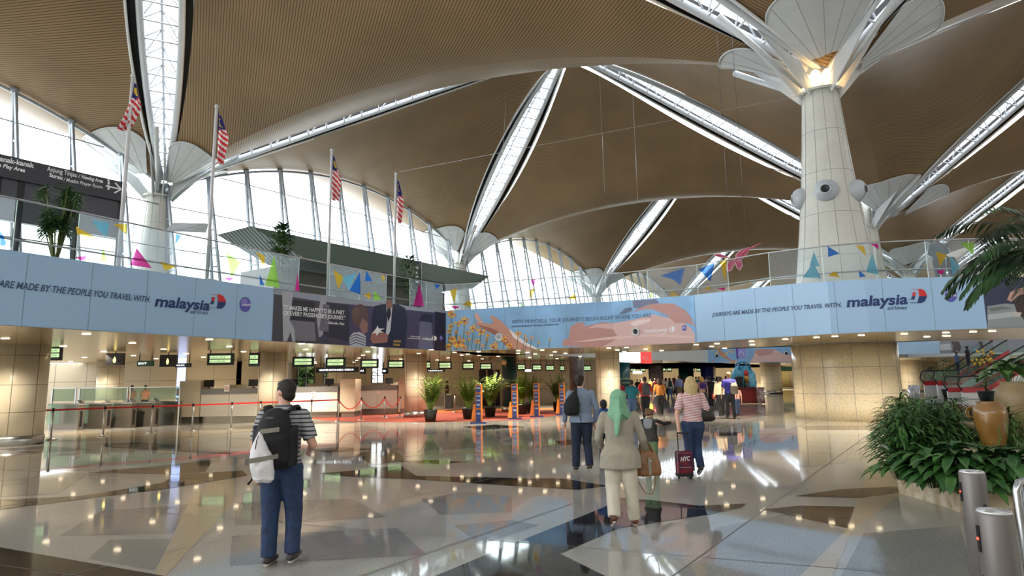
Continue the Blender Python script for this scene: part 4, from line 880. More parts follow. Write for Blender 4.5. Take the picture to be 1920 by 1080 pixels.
# ================================================================ ORANGE STANDS
m_os = mat('stand_orange', (236, 132, 44), .45); m_ob = mat('stand_blue', (34, 50, 104), .4)
for px, py, lb in ((897, 794, 'nearest orange and blue sign stand, in front of the second palm'), (965, 786, 'orange and blue sign stand between the third and fourth palms'), (1006, 782, 'orange and blue sign stand right of the fourth palm'), (1054, 778, 'orange sign stand half hidden behind the man with the black sling bag')):
    p = PZ(px, py, 0); t = thing('sign_stand', lb, 'sign stand', p, 0, 'orange and blue sign stands')
    mb = MB(); mb.box((0, 0, .03), (.62, .42, .06)); mb.build('base', m_ob, t)
    mb = MB(); mb.prism([(-.17, .03, .06), (.16, .03, .06), (.16, .03, 1.52), (-.12, .03, 1.52), (-.12, .03, .8), (-.1, .03, .75)], (0, .06, 0)); mb.prism([(-.3, .03, .06), (-.17, .03, .06), (-.12, .03, .75), (-.2, .03, .75)], (0, .06, 0)); mb.build('board', m_os, t)
    mb = MB(); mb.box((.0, 0, .3), (.19, .06, .46)); mb.box((.0, 0, .88), (.19, .06, .56)); mb.box((0, 0, 1.36), (.19, .06, .26)); mb.build('text_panel', m_ob, t)
    for z, s in ((1.36, 'PLEASE'), (1.05, 'HAVE'), (.88, 'YOUR BAG'), (.7, 'SCREENED'), (.36, '100%')):
        mb = MB(); text_on(mb, s, plane_fn((-.075, -.034, z), (1, 0, 0), (0, 0, 1)), .06, width=.15); mb.build('lettering', white, t)
# ================================================================ DOWNLIGHTS AND ADDED FILL SPOTS
m_dl = mat('downlight_glow', (255, 236, 200), .5, emit=3.2); mb0 = MB(); mb0.box((0, 0, -.008), (.17, .08, .014)); dl0 = None; rd = random.Random(3); nd = 0
def spot(p, e, ang=2.3, col=(1, .86, .66)):
    l = bpy.data.lights.new('downlight_and_fill_spot', 'SPOT'); l.energy = e; l.spot_size = ang; l.spot_blend = .6; l.shadow_soft_size = .12; l.color = col
    o = bpy.data.objects.new('downlight_and_fill_spot', l); COL.objects.link(o); o.location = p; return o
cand = []
for a in range(0, 11):
    for b in range(0, 12):
        if a < 9: cand.append((PB[0] + vd * (a * 0) + vd * (1.2 + b * 3.1 - 4) - un * 0 + Vector((U.x, U.y, 0)).normalized() * (1.5 + a * 3.0), 'L'))
for i in range(IC, NP - 1):
    a, b = SEG[i]; L = (b - a).length; k = 0
    while k * 2.9 < L:
        for w_ in (1.3, 3.4, 5.4): cand.append((a + (b - a).normalized() * k * 2.9 - seg_n(i) * w_, 'B'))
        k += 1
import itertools
for p, w_ in cand:
    if w_ == 'L' and (p.y > 44 or (p.y > 35 and p.x < -15)): continue
    if (Vector((p.x, p.y)) - C1).length < 4.2: continue
    q_ = RM.transposed() @ (Vector((p.x, p.y, SOF)) - O)
    if q_.z > -1 or abs(q_.x / q_.z) > .9: continue
    o = mb0.build('downlight', m_dl, origin=None) if nd == 0 else dl0.copy()
    if nd: COL.objects.link(o)
    else: dl0 = o
    o.location = (p.x, p.y, SOF - .002)
    tag(o, 'small warm downlight set flush in the bronze soffit' if w_ == 'L' else 'small warm downlight in the underside of the curved bridge', 'downlight', 'downlights in the soffit' if w_ == 'L' else 'downlights under the bridge'); nd += 1
print('downlights', nd)
for x, y, e in ((-22, 20, 260), (-15.5, 24, 260), (-24, 29, 260), (-17, 33.5, 260), (-10, 29, 260), (-13, 38, 260), (-5, 34, 260), (-7, 40, 260), (-1, 30, 240), (2, 38, 240), (4, 27.5, 160), (9, 26, 160), (13, 60, 800), (22, 64, 700), (18, 78, 1200), (32, 78, 1200), (48, 62, 1000), (33, 58, 1000), (50, 84, 1200), (66, 60, 900), (20, 91, 900), (28, 91, 900), (36, 91, 900), (46, 91, 900), (58, 91, 900), (-4, 25.5, 200), (0.5, 25, 200), (20, 23.5, 60), (-17, 16.5, 160)): spot((x, y, SOF - .05), e * DLP)  # light for the soffit downlights; extra spots added to brighten palms and far wall


for px, Y, e in ((45, 19.2, 190), (514, 26.3, 260), (779, 30.5, 240), (1136, 31, 300), (211, 33, 260), (420, 28, 110), (590, 31, 110), (700, 33.5, 100)):
    d_ = 1.7; spot((X_(px, Y) + .25, Y - .6 - d_, SOF - .05), e * DLP * .42, 2.5)  # fill spots without fixtures, added to brighten pillar and counter fronts

for x, y, e in ((10.6, 20.9, 95), (13.4, 20.6, 95), (16.2, 21.2, 95), (12, 19.6, 60)): spot((x, y, SOF - .05), e * DLP, 2.6, (1, .93, .82))  # more fixtureless fill, added to lift the big column's pedestal
for k, (a, b) in enumerate(((898, 911), (914, 925), (929, 937))):
    mb = MB(); A = PY(a, 693, 44.9); B = PY(b, 693, 44.9); mb.box(((A.x + B.x) / 2, 44.93, 1.2), (B.x - A.x, .12, 2.4)); struct(mb.build('door_%d' % (k + 2), black))
# ================================================================ PEOPLE
def cap(mb, a, b, ra, rb, n=12, round_=True, sq=1.):
    a = Vector(a); b = Vector(b); d = (b - a); L = d.length; d.normalize(); pts = []; rs = []
    if round_:
        for k in (0, 1, 2, 3): t = PI / 2 * k / 4; pts.append(a - d * ra * math.cos(t) * .98); rs.append(max(.002, ra * math.sin(t)))
    for k in range(4): f = k / 3; pts.append(a.lerp(b, f)); rs.append(ra + (rb - ra) * f)
    if round_:
        for k in (3, 2, 1, 0): t = PI / 2 * k / 4; pts.append(b + d * rb * math.cos(t) * .98); rs.append(max(.002, rb * math.sin(t)))
    mb.tube(pts, rs, n, True, sq); return mb
def loft(mb, rings, n=20):
    """rings: (x, y, z, rx, ry)"""
    vs = [Vector((x + rx * math.cos(2 * PI * j / n), y + ry * math.sin(2 * PI * j / n), z)) for x, y, z, rx, ry in rings for j in range(n)]; k = len(rings)
    mb.add(vs, [(i * n + j, i * n + (j + 1) % n, (i + 1) * n + (j + 1) % n, (i + 1) * n + j) for i in range(k - 1) for j in range(n)] + [tuple(range(n))[::-1], tuple(range((k - 1) * n, k * n))], True)
    return mb
def fuse(mb, name, m, parent, vox=.014, smooth=6, disp=0.):
    o = mb.build(name, m)
    r = o.modifiers.new('r', 'REMESH'); r.mode = 'VOXEL'; r.voxel_size = vox; r.use_smooth_shade = True
    if smooth: s = o.modifiers.new('s', 'SMOOTH'); s.factor = .5; s.iterations = smooth
    if disp:
        tx = bpy.data.textures.new('folds', 'CLOUDS'); tx.noise_scale = .09; d = o.modifiers.new('d', 'DISPLACE'); d.texture = tx; d.strength = disp; d.mid_level = .5; d.texture_coords = 'GLOBAL' if 0 else 'LOCAL'
    dg = bpy.context.evaluated_depsgraph_get(); dg.update()
    me = bpy.data.meshes.new_from_object(o.evaluated_get(dg)); old = o.data; o.modifiers.clear(); o.data = me; bpy.data.meshes.remove(old)
    me.materials.clear(); me.materials.append(m); me.polygons.foreach_set('use_smooth', [True] * len(me.polygons)); o.parent = parent
    return o
SK = dict(pale=mat('skin_pale', (214, 168, 146), .5, noise=.04, scale=30), tan=mat('skin_tan', (176, 126, 98), .5, noise=.04, scale=30), brown=mat('skin_brown', (128, 86, 62), .5, noise=.04, scale=30))
def hand(mb, w, d, H, sd, curl=.5, grip=False):
    """palm, four fingers and a thumb: w wrist, d direction of the hand, sd = thumb side direction"""
    w = Vector(w); d = Vector(d).normalized(); t = Vector(sd); t = (t - d * t.dot(d)).normalized(); nrm = d.cross(t); s = H / 1.75
    cap(mb, w, w + d * .075 * s, .026 * s, .034 * s, 10, True, .62 if abs(nrm.z) > .5 else .8)
    for k in range(4):
        o = t * (.03 - .02 * k) * s; L = (.072, .08, .074, .058)[k] * s; p0 = w + d * .078 * s + o
        c = curl * (1.1 + .1 * k); p1 = p0 + (d * math.cos(c * .5) + nrm * math.sin(c * .5)) * L * .45; p2 = p1 + (d * math.cos(c * 1.3) + nrm * math.sin(c * 1.3)) * L * .32; p3 = p2 + (d * math.cos(c * 2) + nrm * math.sin(c * 2)) * L * .25
        mb.tube([p0 - d * .02 * s, p0, p1, p2, p3], [.009 * s, .0095 * s, .009 * s, .0082 * s, .006 * s], 8)
    b0 = w + d * .025 * s + t * .022 * s; b1 = b0 + (d * .6 + t * .75 + nrm * .25).normalized() * .034 * s; b2 = b1 + (d * .9 + t * .3 + nrm * .3).normalized() * .03 * s
    mb.tube([w + d * .01 * s, b0, b1, b2], [.013 * s, .0125 * s, .011 * s, .0085 * s], 8)
def person(px, py, H, yaw, label, skin='pale', near=False, legs=((.0, 0, 0), (.0, 0, 0)), arms=None, hair=(40, 30, 26), hairstyle='short', top=None, bottom=None, shoes=(40, 36, 34), sleeve='short', width=1., head_turn=0., head_tilt=0., long_top=0., leg_w=1., feet_px=None, group=None, child=False, pos=None, hips=1.):
    P0 = pos if pos is not None else PZ(px, py, 0)
    R = thing('person', label, 'person', P0, yaw, group); k = H; vox = (.011 if near else .026) * (H / 1.75)
    if near is None: vox = .04
    hk = 1.25 if child else 1.
    hs = .93 if not child else .905
    # joints
    sh = [Vector((sx * .102 * k * width, 0, .81 * k)) for sx in (-1, 1)]; hip = [Vector((sx * .052 * k, 0, .5 * k)) for sx in (-1, 1)]
    knee, ank, toe = [], [], []
    for i, (fwd, lift, out) in enumerate(legs):   # fwd: foot ahead of the hip in body heights
        sx = -1 if i == 0 else 1; a = Vector((sx * (.055 + out) * k, fwd * k, (.045 + lift) * k)); h = hip[i]
        mid = (a + h) / 2; bend = max(0, (.455 * k) ** 2 - ((a - h).length) ** 2) ** .5 * .3 + abs(lift) * k * .5 + .004
        kn = mid + Vector((0, bend, 0)) + Vector((0, 0, .01 * k)); knee.append(kn); ank.append(a)
        pitch = min(1.2, lift * 9) if fwd < 0 else -lift * 4
        toe.append(a + Vector((0, .095 * k * math.cos(pitch), -.018 * k - .095 * k * math.sin(pitch))))
    if arms is None: arms = ((( -.15, .0, .63), (-.165, .04, .475)), ((.15, .0, .63), (.165, .04, .475)))
    el = [Vector(a[0]) * k for a in arms]; wr = [Vector(a[1]) * k for a in arms]
    hc = Vector((0, .012 * k, hs * k)); ht = Matrix.Rotation(head_turn, 3, 'Z') @ Matrix.Rotation(head_tilt, 3, 'X')
    def HP(x, y, z): return hc + ht @ (Vector((x, y, z)) * k * hk)
    body = MB()
    loft(body, [(0, 0, .47 * k, .05 * k * hips, .045 * k), (0, 0, .5 * k, .088 * k * hips, .06 * k), (0, 0, .56 * k, .086 * k * hips, .062 * k), (0, 0, .62 * k, .074 * k * width, .052 * k), (0, 0, .7 * k, .086 * k * width, .06 * k), (0, 0, .77 * k, .098 * k * width, .062 * k), (0, -.004 * k, .81 * k, .088 * k * width, .05 * k), (0, 0, .838 * k, .05 * k, .036 * k), (0, .004 * k, .86 * k, .032 * k, .034 * k), (0, .008 * k, .9 * k, .031 * k, .034 * k)])
    for i in (0, 1):
        cap(body, sh[i] * .96, el[i], .031 * k, .024 * k); cap(body, el[i], wr[i], .024 * k, .0155 * k)
        cap(body, hip[i], knee[i], .052 * k, .034 * k); cap(body, knee[i], ank[i], .034 * k, .02 * k)
        cap(body, ank[i], toe[i], .02 * k, .016 * k)
        d = (wr[i] - el[i]).normalized()
        if near is not None: hand(body, wr[i], d, k * (1.05 if child else 1), (0, 1, 0) if abs(d.y) < .8 else (0, 0, 1), .55)
        else: body.ball(wr[i] + d * .03 * k, .022 * k, 6)
    # head
    body.ball(HP(0, -.004, .012), (.043 * k * hk, .054 * k * hk, .052 * k * hk), 16, ht, 12)
    body.ball(HP(0, .018, -.018), (.034 * k * hk, .038 * k * hk, .042 * k * hk), 14, ht, 10)
    if near is not None:
        body.tube([HP(0, .05, .008), HP(0, .066, -.014), HP(0, .052, -.018)], [.006 * k, .0095 * k, .006 * k], 8)
        body.tube([HP(-.012, .052, -.034), HP(0, .057, -.034), HP(.012, .052, -.034)], [.003 * k, .006 * k, .003 * k], 6)
        for sx in (-1, 1): body.ball(HP(sx * .044, .0, -.004), (.007 * k * hk, .013 * k * hk, .018 * k * hk), 10, ht)
    bo = fuse(body, 'body', SK[skin], R, vox, 4)
    if near:
        for sx in (-1, 1):
            e = MB(); e.ball(HP(sx * .017, .046, .004), .0065 * k, 8); e.build('eye', white, R); e = MB(); e.ball(HP(sx * .017, .0505, .004), .0032 * k, 8); e.build('pupil', black, R)
    # hair
    hm = mat('hair_%d_%d_%d' % hair, hair, .65, noise=.25, scale=60, bump=.6); hr = MB()
    if hairstyle == 'short':
        hr.ball(HP(0, -.012, .02), (.0475 * k * hk, .0555 * k * hk, .053 * k * hk), 16, ht, 12); hr.ball(HP(0, -.026, -.014), (.042 * k * hk, .036 * k * hk, .042 * k * hk), 12, ht)
        hr.ball(HP(0, .018, .045), (.034 * k * hk, .03 * k * hk, .02 * k * hk), 12, ht)
    elif hairstyle == 'curly':
        rq = random.Random(2)
        for q_ in range(60):
            a = rq.uniform(0, 2 * PI); b = rq.uniform(-.3, 1.4); 
            v = Vector((math.cos(a) * math.cos(b) * .047, math.sin(a) * math.cos(b) * .056 - .006, math.sin(b) * .055 + .012))
            if v.y > .03 and v.z < .03: continue
            hr.ball(HP(*v), .013 * k * hk, 6, None, 5)
        hr.ball(HP(0, -.012, .02), (.046 * k * hk, .052 * k * hk, .052 * k * hk), 12, ht)
    elif hairstyle in ('long', 'bob'):
        L = .155 if hairstyle == 'long' else .09
        hr.ball(HP(0, -.012, .02), (.052 * k, .06 * k, .056 * k), 16, ht, 12)
        rq = random.Random(4)
        for q_ in range(13):
            a = PI * (.98 + 1.04 * q_ / 12); r = .046
            p0 = HP(r * math.cos(a), r * 1.1 * math.sin(a) - .005, .01); p1 = HP(r * 1.15 * math.cos(a), r * 1.2 * math.sin(a) - .012, -.05); p2 = HP(r * 1.1 * math.cos(a) + rq.uniform(-.008, .008), r * 1.15 * math.sin(a) - .016, -L + rq.uniform(-.014, .008))
            hr.tube([p0, p1, p2], [.016 * k, .019 * k, .005 * k], 7)
    elif hairstyle == 'cap':
        loft(hr, [(hc.x, hc.y - .006 * k, hc.z + .01 * k, .05 * k, .056 * k), (hc.x, hc.y - .006 * k, hc.z + .04 * k, .053 * k, .06 * k), (hc.x, hc.y, hc.z + .062 * k, .045 * k, .05 * k)])
    if hairstyle != 'scarf': fuse(hr, 'hair' if hairstyle != 'cap' else 'cap', hm, R, .011 * k / 1.75 if near else .02 * k / 1.75, 2, .012 * k if near and hairstyle != 'curly' else 0)
    # trousers
    if bottom is not None:
        tr = MB(); lw = leg_w
        loft(tr, [(0, -.002 * k, .455 * k, .07 * k * hips, .05 * k), (0, -.004 * k, .49 * k, .1 * k * hips, .07 * k), (0, -.004 * k, .53 * k, .1 * k * hips, .073 * k), (0, 0, .585 * k, .084 * k * hips, .064 * k)])
        for i in (0, 1):
            cap(tr, hip[i] + Vector((0, 0, .01 * k)), knee[i], .06 * k * min(lw * hips, 1.22), .043 * k * lw, 14)
            e = ank[i] + (knee[i] - ank[i]).normalized() * .012 * k
            if isinstance(bottom, tuple) and bottom[1] == 'shorts': cap(tr, hip[i], hip[i].lerp(knee[i], .9), .064 * k, .06 * k, 14, False)
            else: cap(tr, knee[i], knee[i].lerp(e, .55), .043 * k * lw, .037 * k * lw, 14); cap(tr, knee[i].lerp(e, .5), e - Vector((0, 0, .006 * k)), .038 * k * lw, .037 * k * lw, 14, False)
        fuse(tr, 'trousers', bottom[0] if isinstance(bottom, tuple) else bottom, R, vox * 1.1, 3, .014 * k / 1.75 if near else 0)
    # top
    tm, slm = top if isinstance(top, tuple) else (top, None)
    if tm is not None:
        s = MB(); zb = .535 - long_top; w = width
        rg = [(0, 0, zb * k, (.103 if not long_top else .122) * k * max(w, hips), (.074 if not long_top else .118) * k)]
        if long_top: rg.append((0, 0, .53 * k, .114 * k * max(w, hips), .112 * k))
        rg += [(0, 0, .6 * k, .09 * k * w * (1.08 if long_top else 1), .067 * k), (0, 0, .7 * k, .097 * k * w, .071 * k), (0, 0, .77 * k, .107 * k * w, .072 * k), (0, -.004 * k, .812 * k, .1 * k * w, .06 * k), (0, 0, .842 * k, .062 * k, .044 * k), (0, .004 * k, .862 * k, .038 * k, .04 * k)]
        loft(s, rg)
        for i in (0, 1):
            ss = sh[i] - Vector((0, 0, .006 * k)); s.ball(ss, .036 * k, 12)
            if sleeve == 'short': cap(s, ss, ss.lerp(el[i], .5), .036 * k, .039 * k, 14, True); cap(s, ss.lerp(el[i], .4), ss.lerp(el[i], .8), .04 * k, .04 * k, 14, False)
            elif sleeve == 'long': cap(s, ss, el[i], .036 * k, .032 * k, 14); cap(s, el[i], el[i].lerp(wr[i], .93), .032 * k, .024 * k, 14, False)
        fuse(s, 'shirt' if not long_top else 'tunic', tm, R, vox * 1.1, 3, .014 * k / 1.75 if near else 0)
    for i in (0, 1):
        f = MB(); d = (toe[i] - ank[i]).normalized(); hl = ank[i] - d * .022 * k - Vector((0, 0, .012 * k))
        cap(f, hl, toe[i] * .55 + ank[i] * .45 - Vector((0, 0, .004 * k)), .024 * k, .025 * k, 10); cap(f, ank[i].lerp(toe[i], .5), toe[i] + d * .012 * k, .025 * k, .018 * k, 10)
        so = fuse(f, 'shoe', mat('shoe_%d_%d_%d' % shoes, shoes, .5), R, .012 * k / 1.75 if near else .02, 2)
        if near:
            f = MB(); up = Vector((0, 0, -1)); cap(f, hl + Vector((0, 0, -.02 * k)), toe[i] + Vector((0, 0, -.014 * k)), .014 * k, .014 * k, 8); f.build('sole', mat('sole_pale', (206, 200, 190), .6), so)
    R['H'] = H
    return R, dict(sh=sh, el=el, wr=wr, hip=hip, knee=knee, ank=ank, hc=hc, P=P0)
def W(R, v): # body coordinates -> world
    return R.matrix_basis @ Vector(v) if 0 else Vector(R.location) + Matrix.Rotation(R.rotation_euler[2], 3, 'Z') @ Vector(v)
denim = mat('denim_blue', (38, 58, 92), .8, noise=.22, scale=14, bump=.3); denim2 = mat('denim_dark', (24, 36, 60), .8, noise=.2, scale=14, bump=.3)
# --- man in the striped T-shirt
tee = stripes('striped_tee', (166, 168, 172), (46, 50, 60), (0, 0, 1), .04, .68, .8, .06)
man, J = person(521, 1062, 1.75, -.02, 'man walking away in a grey and black striped T-shirt and blue jeans, head turned left', 'pale', True, legs=((.0, 0, .0), (.02, .012, .012)), hair=(30, 24, 20), top=tee, bottom=denim, shoes=(58, 52, 56),
    arms=(((-.15, -.01, .635), (-.15, .02, .49)), ((.17, .0, .64), (.12, .09, .6))), head_turn=1.2, width=1.08, leg_w=1.12)
blk = mat('backpack_black', (16, 18, 22), .75, noise=.3, scale=25, bump=.5); grs = mat('strap_grey', (128, 126, 116), .7)
bp = thing('backpack', 'black backpack with grey compression straps on the man in the striped T-shirt', 'backpack', W(man, (0, -.12, .9)), -.02)
mb = MB(); loft(mb, [(0, -.08, .02, .13, .07), (0, -.1, .1, .165, .11), (0, -.11, .3, .17, .12), (0, -.09, .45, .15, .1), (0, -.06, .55, .11, .06), (0, -.05, .58, .05, .03)], 24); fuse(mb, 'pack_body', blk, bp, .012, 5, .02)
for sx in (-1, 1):
    mb = MB(); mb.bar((sx * .165, -.06, .05), (sx * .165, -.06, .42), .04, .1); cap(mb, (sx * .16, -.08, .08), (sx * .155, -.08, .34), .05, .05); fuse(mb, 'side_pocket', blk, bp, .014, 3)
    mb = MB(); pts = [(sx * .1, -.04, .54), (sx * .13, .02, .585), (sx * .135, .1, .59), (sx * .13, .185, .55), (sx * .12, .215, .42), (sx * .14, .18, .25), (sx * .15, .06, .12)]
    mb.tube(pts, [.028, .034, .034, .032, .028, .02, .014], 8, True, .5); mb.build('shoulder_strap', blk, bp)
for z, x0, x1, sl in ((.375, -.075, .1, .018), (.125, -.12, .1, .03)):
    mb = MB(); mb.grid(lambda a, b: (x0 + (x1 - x0) * a, -.225 - .012 * math.cos((a - .5) * 2) - (.115 * (1 - a) ** .6 if z < .2 else .0), z + sl * a + .042 * (b - .5)), 8, 1); mb.build('compression_strap', grs, bp)
mb = MB(); text_on(mb, 'CAMERA', plane_fn((-.04, -.225, .49), (1, 0, 0), (0, .1, 1)), .018, width=.08); mb.build('lettering', grs, bp)
mb = MB(); mb.tube([(-.17, -.04, .06), (-.21, .0, -.03), (-.25, .02, -.1), (-.27, .0, -.13)], [.012, .012, .01, .014], 6, True, .5); mb.build('loose_strap', blk, bp)
wb = thing('drawstring_bag', 'white cloth drawstring bag strapped to the back of the black backpack', 'bag', W(man, (-.055, -.36, .82)), -.02)
mb = MB(); loft(mb, [(0.03, 0, .0, .06, .03), (.03, -.0, .03, .1, .06), (.02, -.01, .12, .108, .075), (.0, -.01, .24, .1, .07), (-.02, 0, .34, .07, .05), (-.03, .03, .42, .03, .022), (-.032, .05, .455, .02, .015)], 20); fuse(mb, 'bag_body', mat('white_cloth', (222, 222, 226), .8, noise=.05, scale=12, bump=.8), wb, .01, 4, .03)
mb = MB(); mb.tube([(-.03, .0, .42), (-.035, -.03, .38), (-.03, -.055, .33), (-.032, -.06, .3)], .004, 5); mb.build('cord', black, wb)
# --- woman in the mint headscarf
lin = mat('beige_linen', (160, 154, 140), .85, noise=.05, scale=10, bump=.3); lin2 = mat('cream_trousers', (206, 200, 184), .85, noise=.04, scale=10, bump=.3)
wom, J2 = person(1168, 990, 1.585, -.05, 'woman walking away in a mint green headscarf, beige tunic and cream trousers', 'tan', True, legs=((-.09, .045, .015), (.06, .0, .04)), hair=(40, 30, 26), hairstyle='scarf', top=lin, bottom=lin2, shoes=(92, 50, 34), sleeve='long', long_top=.11, leg_w=1.25, width=1.1, hips=1.28,
    arms=(((-.155, .04, .64), (-.12, .13, .56)), ((.17, .02, .64), (.2, .11, .545))))
mint = mat('mint_cloth', (122, 172, 140), .8, noise=.1, scale=8, bump=.4); k_ = 1.585; mb = MB()
mb.ball((0, .004, .935 * k_), (.062 * k_, .07 * k_, .068 * k_), 20, None, 14); loft(mb, [(-.01, -.02, .77 * k_, .075 * k_, .068 * k_), (0, -.014, .81 * k_, .1 * k_, .072 * k_), (0, -.006, .85 * k_, .075 * k_, .065 * k_), (0, 0, .9 * k_, .062 * k_, .066 * k_), (0, 0, .95 * k_, .05 * k_, .06 * k_)])
mb.tube([(-.01, -.11, .93 * k_), (-.03, -.125, .87 * k_), (-.03, -.15, .8 * k_), (-.045, -.155, .73 * k_), (-.05, -.15, .665 * k_)], [.035, .05, .058, .05, .03], 12, True, .42)
mb.tube([(-.03, -.12, .865 * k_), (.04, -.13, .82 * k_), (.1, -.11, .79 * k_)], [.03, .035, .03], 10, True, .5)
mb.tube([(-.06, -.07, .95 * k_), (-.02, -.105, .94 * k_), (.05, -.09, .955 * k_)], .014, 8)
fuse(mb, 'headscarf', mint, wom, .011, 4, .022)
hb = thing('handbag', 'tan leather handbag hanging from the arm of the woman in the mint headscarf', 'handbag', W(wom, (.34, .16, .56)), .1)
hbm = mat('tan_leather', (134, 94, 56), .4, noise=.12, scale=8); mb = MB(); loft(mb, [(0, 0, 0, .155, .07), (0, 0, .04, .17, .085), (0, 0, .16, .15, .07), (0, 0, .28, .1, .035), (0, 0, .3, .08, .02)], 20); fuse(mb, 'bag_body', hbm, hb, .012, 3, .012)
mb = MB()
for y in (-.03, .03): mb.tube([(-.09, y, .27), (-.085, y, .36), (-.03, y, .41), (.03, y, .36), (.06, y, .28)], .009, 6)
mb.build('handle', hbm, hb); mb = MB(); mb.tube([(-.14, 0, .1), (-.13, 0, -.06), (-.04, 0, -.2), (.04, 0, -.21), (.08, 0, -.1), (.09, 0, .05)], .011, 6, True, .5); mb.build('long_strap', hbm, hb)
mb = MB(); mb.ball((.02, -.07, .17), .016, 8); mb.bar((-.0, -.086, .02), (0, -.07, .22), .03, .006); mb.build('clasp', steel, hb)
# --- curly toddler pointing
jk = mat('dark_jacket', (46, 44, 42), .7, noise=.15, scale=8, bump=.3)
tod, J3 = person(1222, 889, 1.16, -.7, 'small curly haired child in a dark jacket pointing to the right', 'pale', True, legs=((0, 0, 0), (.02, 0, .01)), hair=(110, 80, 54), hairstyle='curly', top=jk, bottom=mat('green_trousers', (104, 132, 96), .8), shoes=(188, 176, 40), sleeve='long', child=True, head_turn=-.25, width=1.2, leg_w=1.2, long_top=.03,
    arms=(((-.14, .03, .66), (-.1, .12, .6)), ((.17, .16, .755), (.2, .33, .77))))
mb = MB(); loft(mb, [(-.0, -.01, .80, .10, .075), (0, -.015, .88, .115, .085), (0, -.03, .95, .10, .07), (0, -.03, .985, .06, .05)]); fuse(mb, 'hood', mat('grey_hood', (138, 142, 148), .8), tod, .012, 3)
# --- boy in blue
person(1135, 866, 1.28, -.1, 'boy in a blue jacket mostly hidden behind the woman in the headscarf', 'tan', True, legs=((-.02, 0, 0), (.03, 0, 0)), hair=(30, 24, 22), top=mat('bright_blue_jacket', (26, 92, 168), .7, c2=(22, 40, 84), scale=3.), bottom=denim2, shoes=(40, 40, 46), sleeve='long', child=True, arms=(((-.16, -.02, .66), (-.23, -.0, .56)), ((.15, 0, .65), (.15, .06, .52))))
# --- man in the blue-grey shirt
shg = mat('blue_grey_shirt', (124, 140, 162), .8, noise=.06, scale=12, bump=.3)
mn2, J4 = person(1093, 885, 1.79, .03, 'man in a blue-grey long sleeved shirt and dark jeans with a black sling bag', 'pale', True, legs=((.03, 0, .012), (-.05, .02, .012)), hair=(36, 28, 24), top=shg, bottom=denim2, shoes=(52, 44, 38), sleeve='long', head_turn=-.5, width=1.12, leg_w=1.1, long_top=.03,
    arms=(((-.165, -.02, .65), (-.17, .05, .5)), ((.165, -.0, .64), (.15, .06, .5))))
sb = thing('sling_bag', 'black teardrop sling bag on the left shoulder of the man in the blue-grey shirt', 'bag', W(mn2, (-.2, -.17, 1.04)), .1)
mb = MB(); loft(mb, [(0, 0, 0, .09, .06), (0, 0, .06, .15, .1), (0, 0, .18, .155, .11), (.02, 0, .3, .12, .08), (.06, .02, .4, .06, .04), (.1, .04, .48, .025, .02)], 20); fuse(mb, 'bag_body', blk, sb, .014, 4, .02)
mb = MB(); mb.tube([(.09, .03, .45), (.12, .1, .5), (.12, .2, .5), (.12, .3, .38), (.1, .33, .2)], .02, 7, True, .5); mb.tube([(.1, -.05, .05), (.16, -.04, -.05), (.17, -.03, -.14)], .008, 5); mb.build('strap', blk, sb)
# --- blonde woman with the trolley bag
rs = stripes('red_white_stripes', (226, 214, 212), (176, 84, 88), (.12, 0, 1), .028, .6, .8, .08)
bl, J5 = person(1304, 893, 1.72, .0, 'blonde woman in a red and white striped top and blue jeans', 'pale', True, legs=((.035, 0, -.02), (-.06, .045, -.012)), hair=(196, 172, 122), hairstyle='long', top=rs, bottom=denim, shoes=(70, 62, 60), sleeve='short', hips=1.08, width=1.05, leg_w=1.08,
    arms=(((-.165, -.03, .63), (-.165, -.07, .47)), ((.16, 0, .63), (.13, .1, .6))))
sb = thing('shoulder_bag', 'dark brown shoulder bag hanging on the right side of the blonde woman', 'bag', W(bl, (.25, .02, .93)), .1)
mb = MB(); loft(mb, [(.03, 0, 0, .09, .05), (.02, 0, .05, .155, .08), (.0, 0, .16, .14, .075), (-.05, 0, .26, .07, .04), (-.09, 0, .34, .03, .02)], 20); fuse(mb, 'bag_body', mat('dark_leather', (44, 36, 34), .45), sb, .014, 4, .015)
mb = MB(); mb.tube([(-.09, -.02, .33), (-.11, -.05, .42), (-.1, -.02, .5), (-.09, .06, .52), (-.07, .12, .42), (-.03, .1, .2)], .013, 7, True, .6); mb.build('strap', mat('dark_leather', (44, 36, 34)), sb)
tl = thing('trolley_bag', 'small red and black wheeled trolley bag pulled by the blonde woman', 'suitcase', PZ(1284, 898, 0)); mb = MB(); s_ = .0089
mb.box((0, 0, .27), (.28, .16, .4)); o = mb.build('bag_body', mat('glossy_red_print', (120, 26, 42), .25, c2=(40, 26, 56), scale=9.), tl); o.modifiers.new('b', 'BEVEL').width = .04; o.modifiers['b'].segments = 3
mb = MB(); mb.box((0, 0, .075), (.27, .17, .05)); mb.build('base', black, tl); mb = MB()
for x in (-.085, .085): mb.bar((x, 0, .45), (x, .02, .76), .014, .014)
mb.bar((-.095, .02, .765), (.095, .02, .765), .024, .024); mb.build('pull_handle', black, tl)
for x in (-.1, .1):
    mb = MB(); mb.tube([(x - .012, 0, .03), (x + .012, 0, .03)], .03, 12); mb.build('wheel', black, tl)
mb = MB(); text_on(mb, 'NYC', plane_fn((-.08, -.083, .3), (1, 0, .1), (0, 0, 1)), .075, width=.17, shear=.2, bold=.02); mb.build('lettering', white, tl); mb = MB(); mb.box((0, -.085, .2), (.2, .012, .012)); mb.build('pocket_zip', steel, tl)
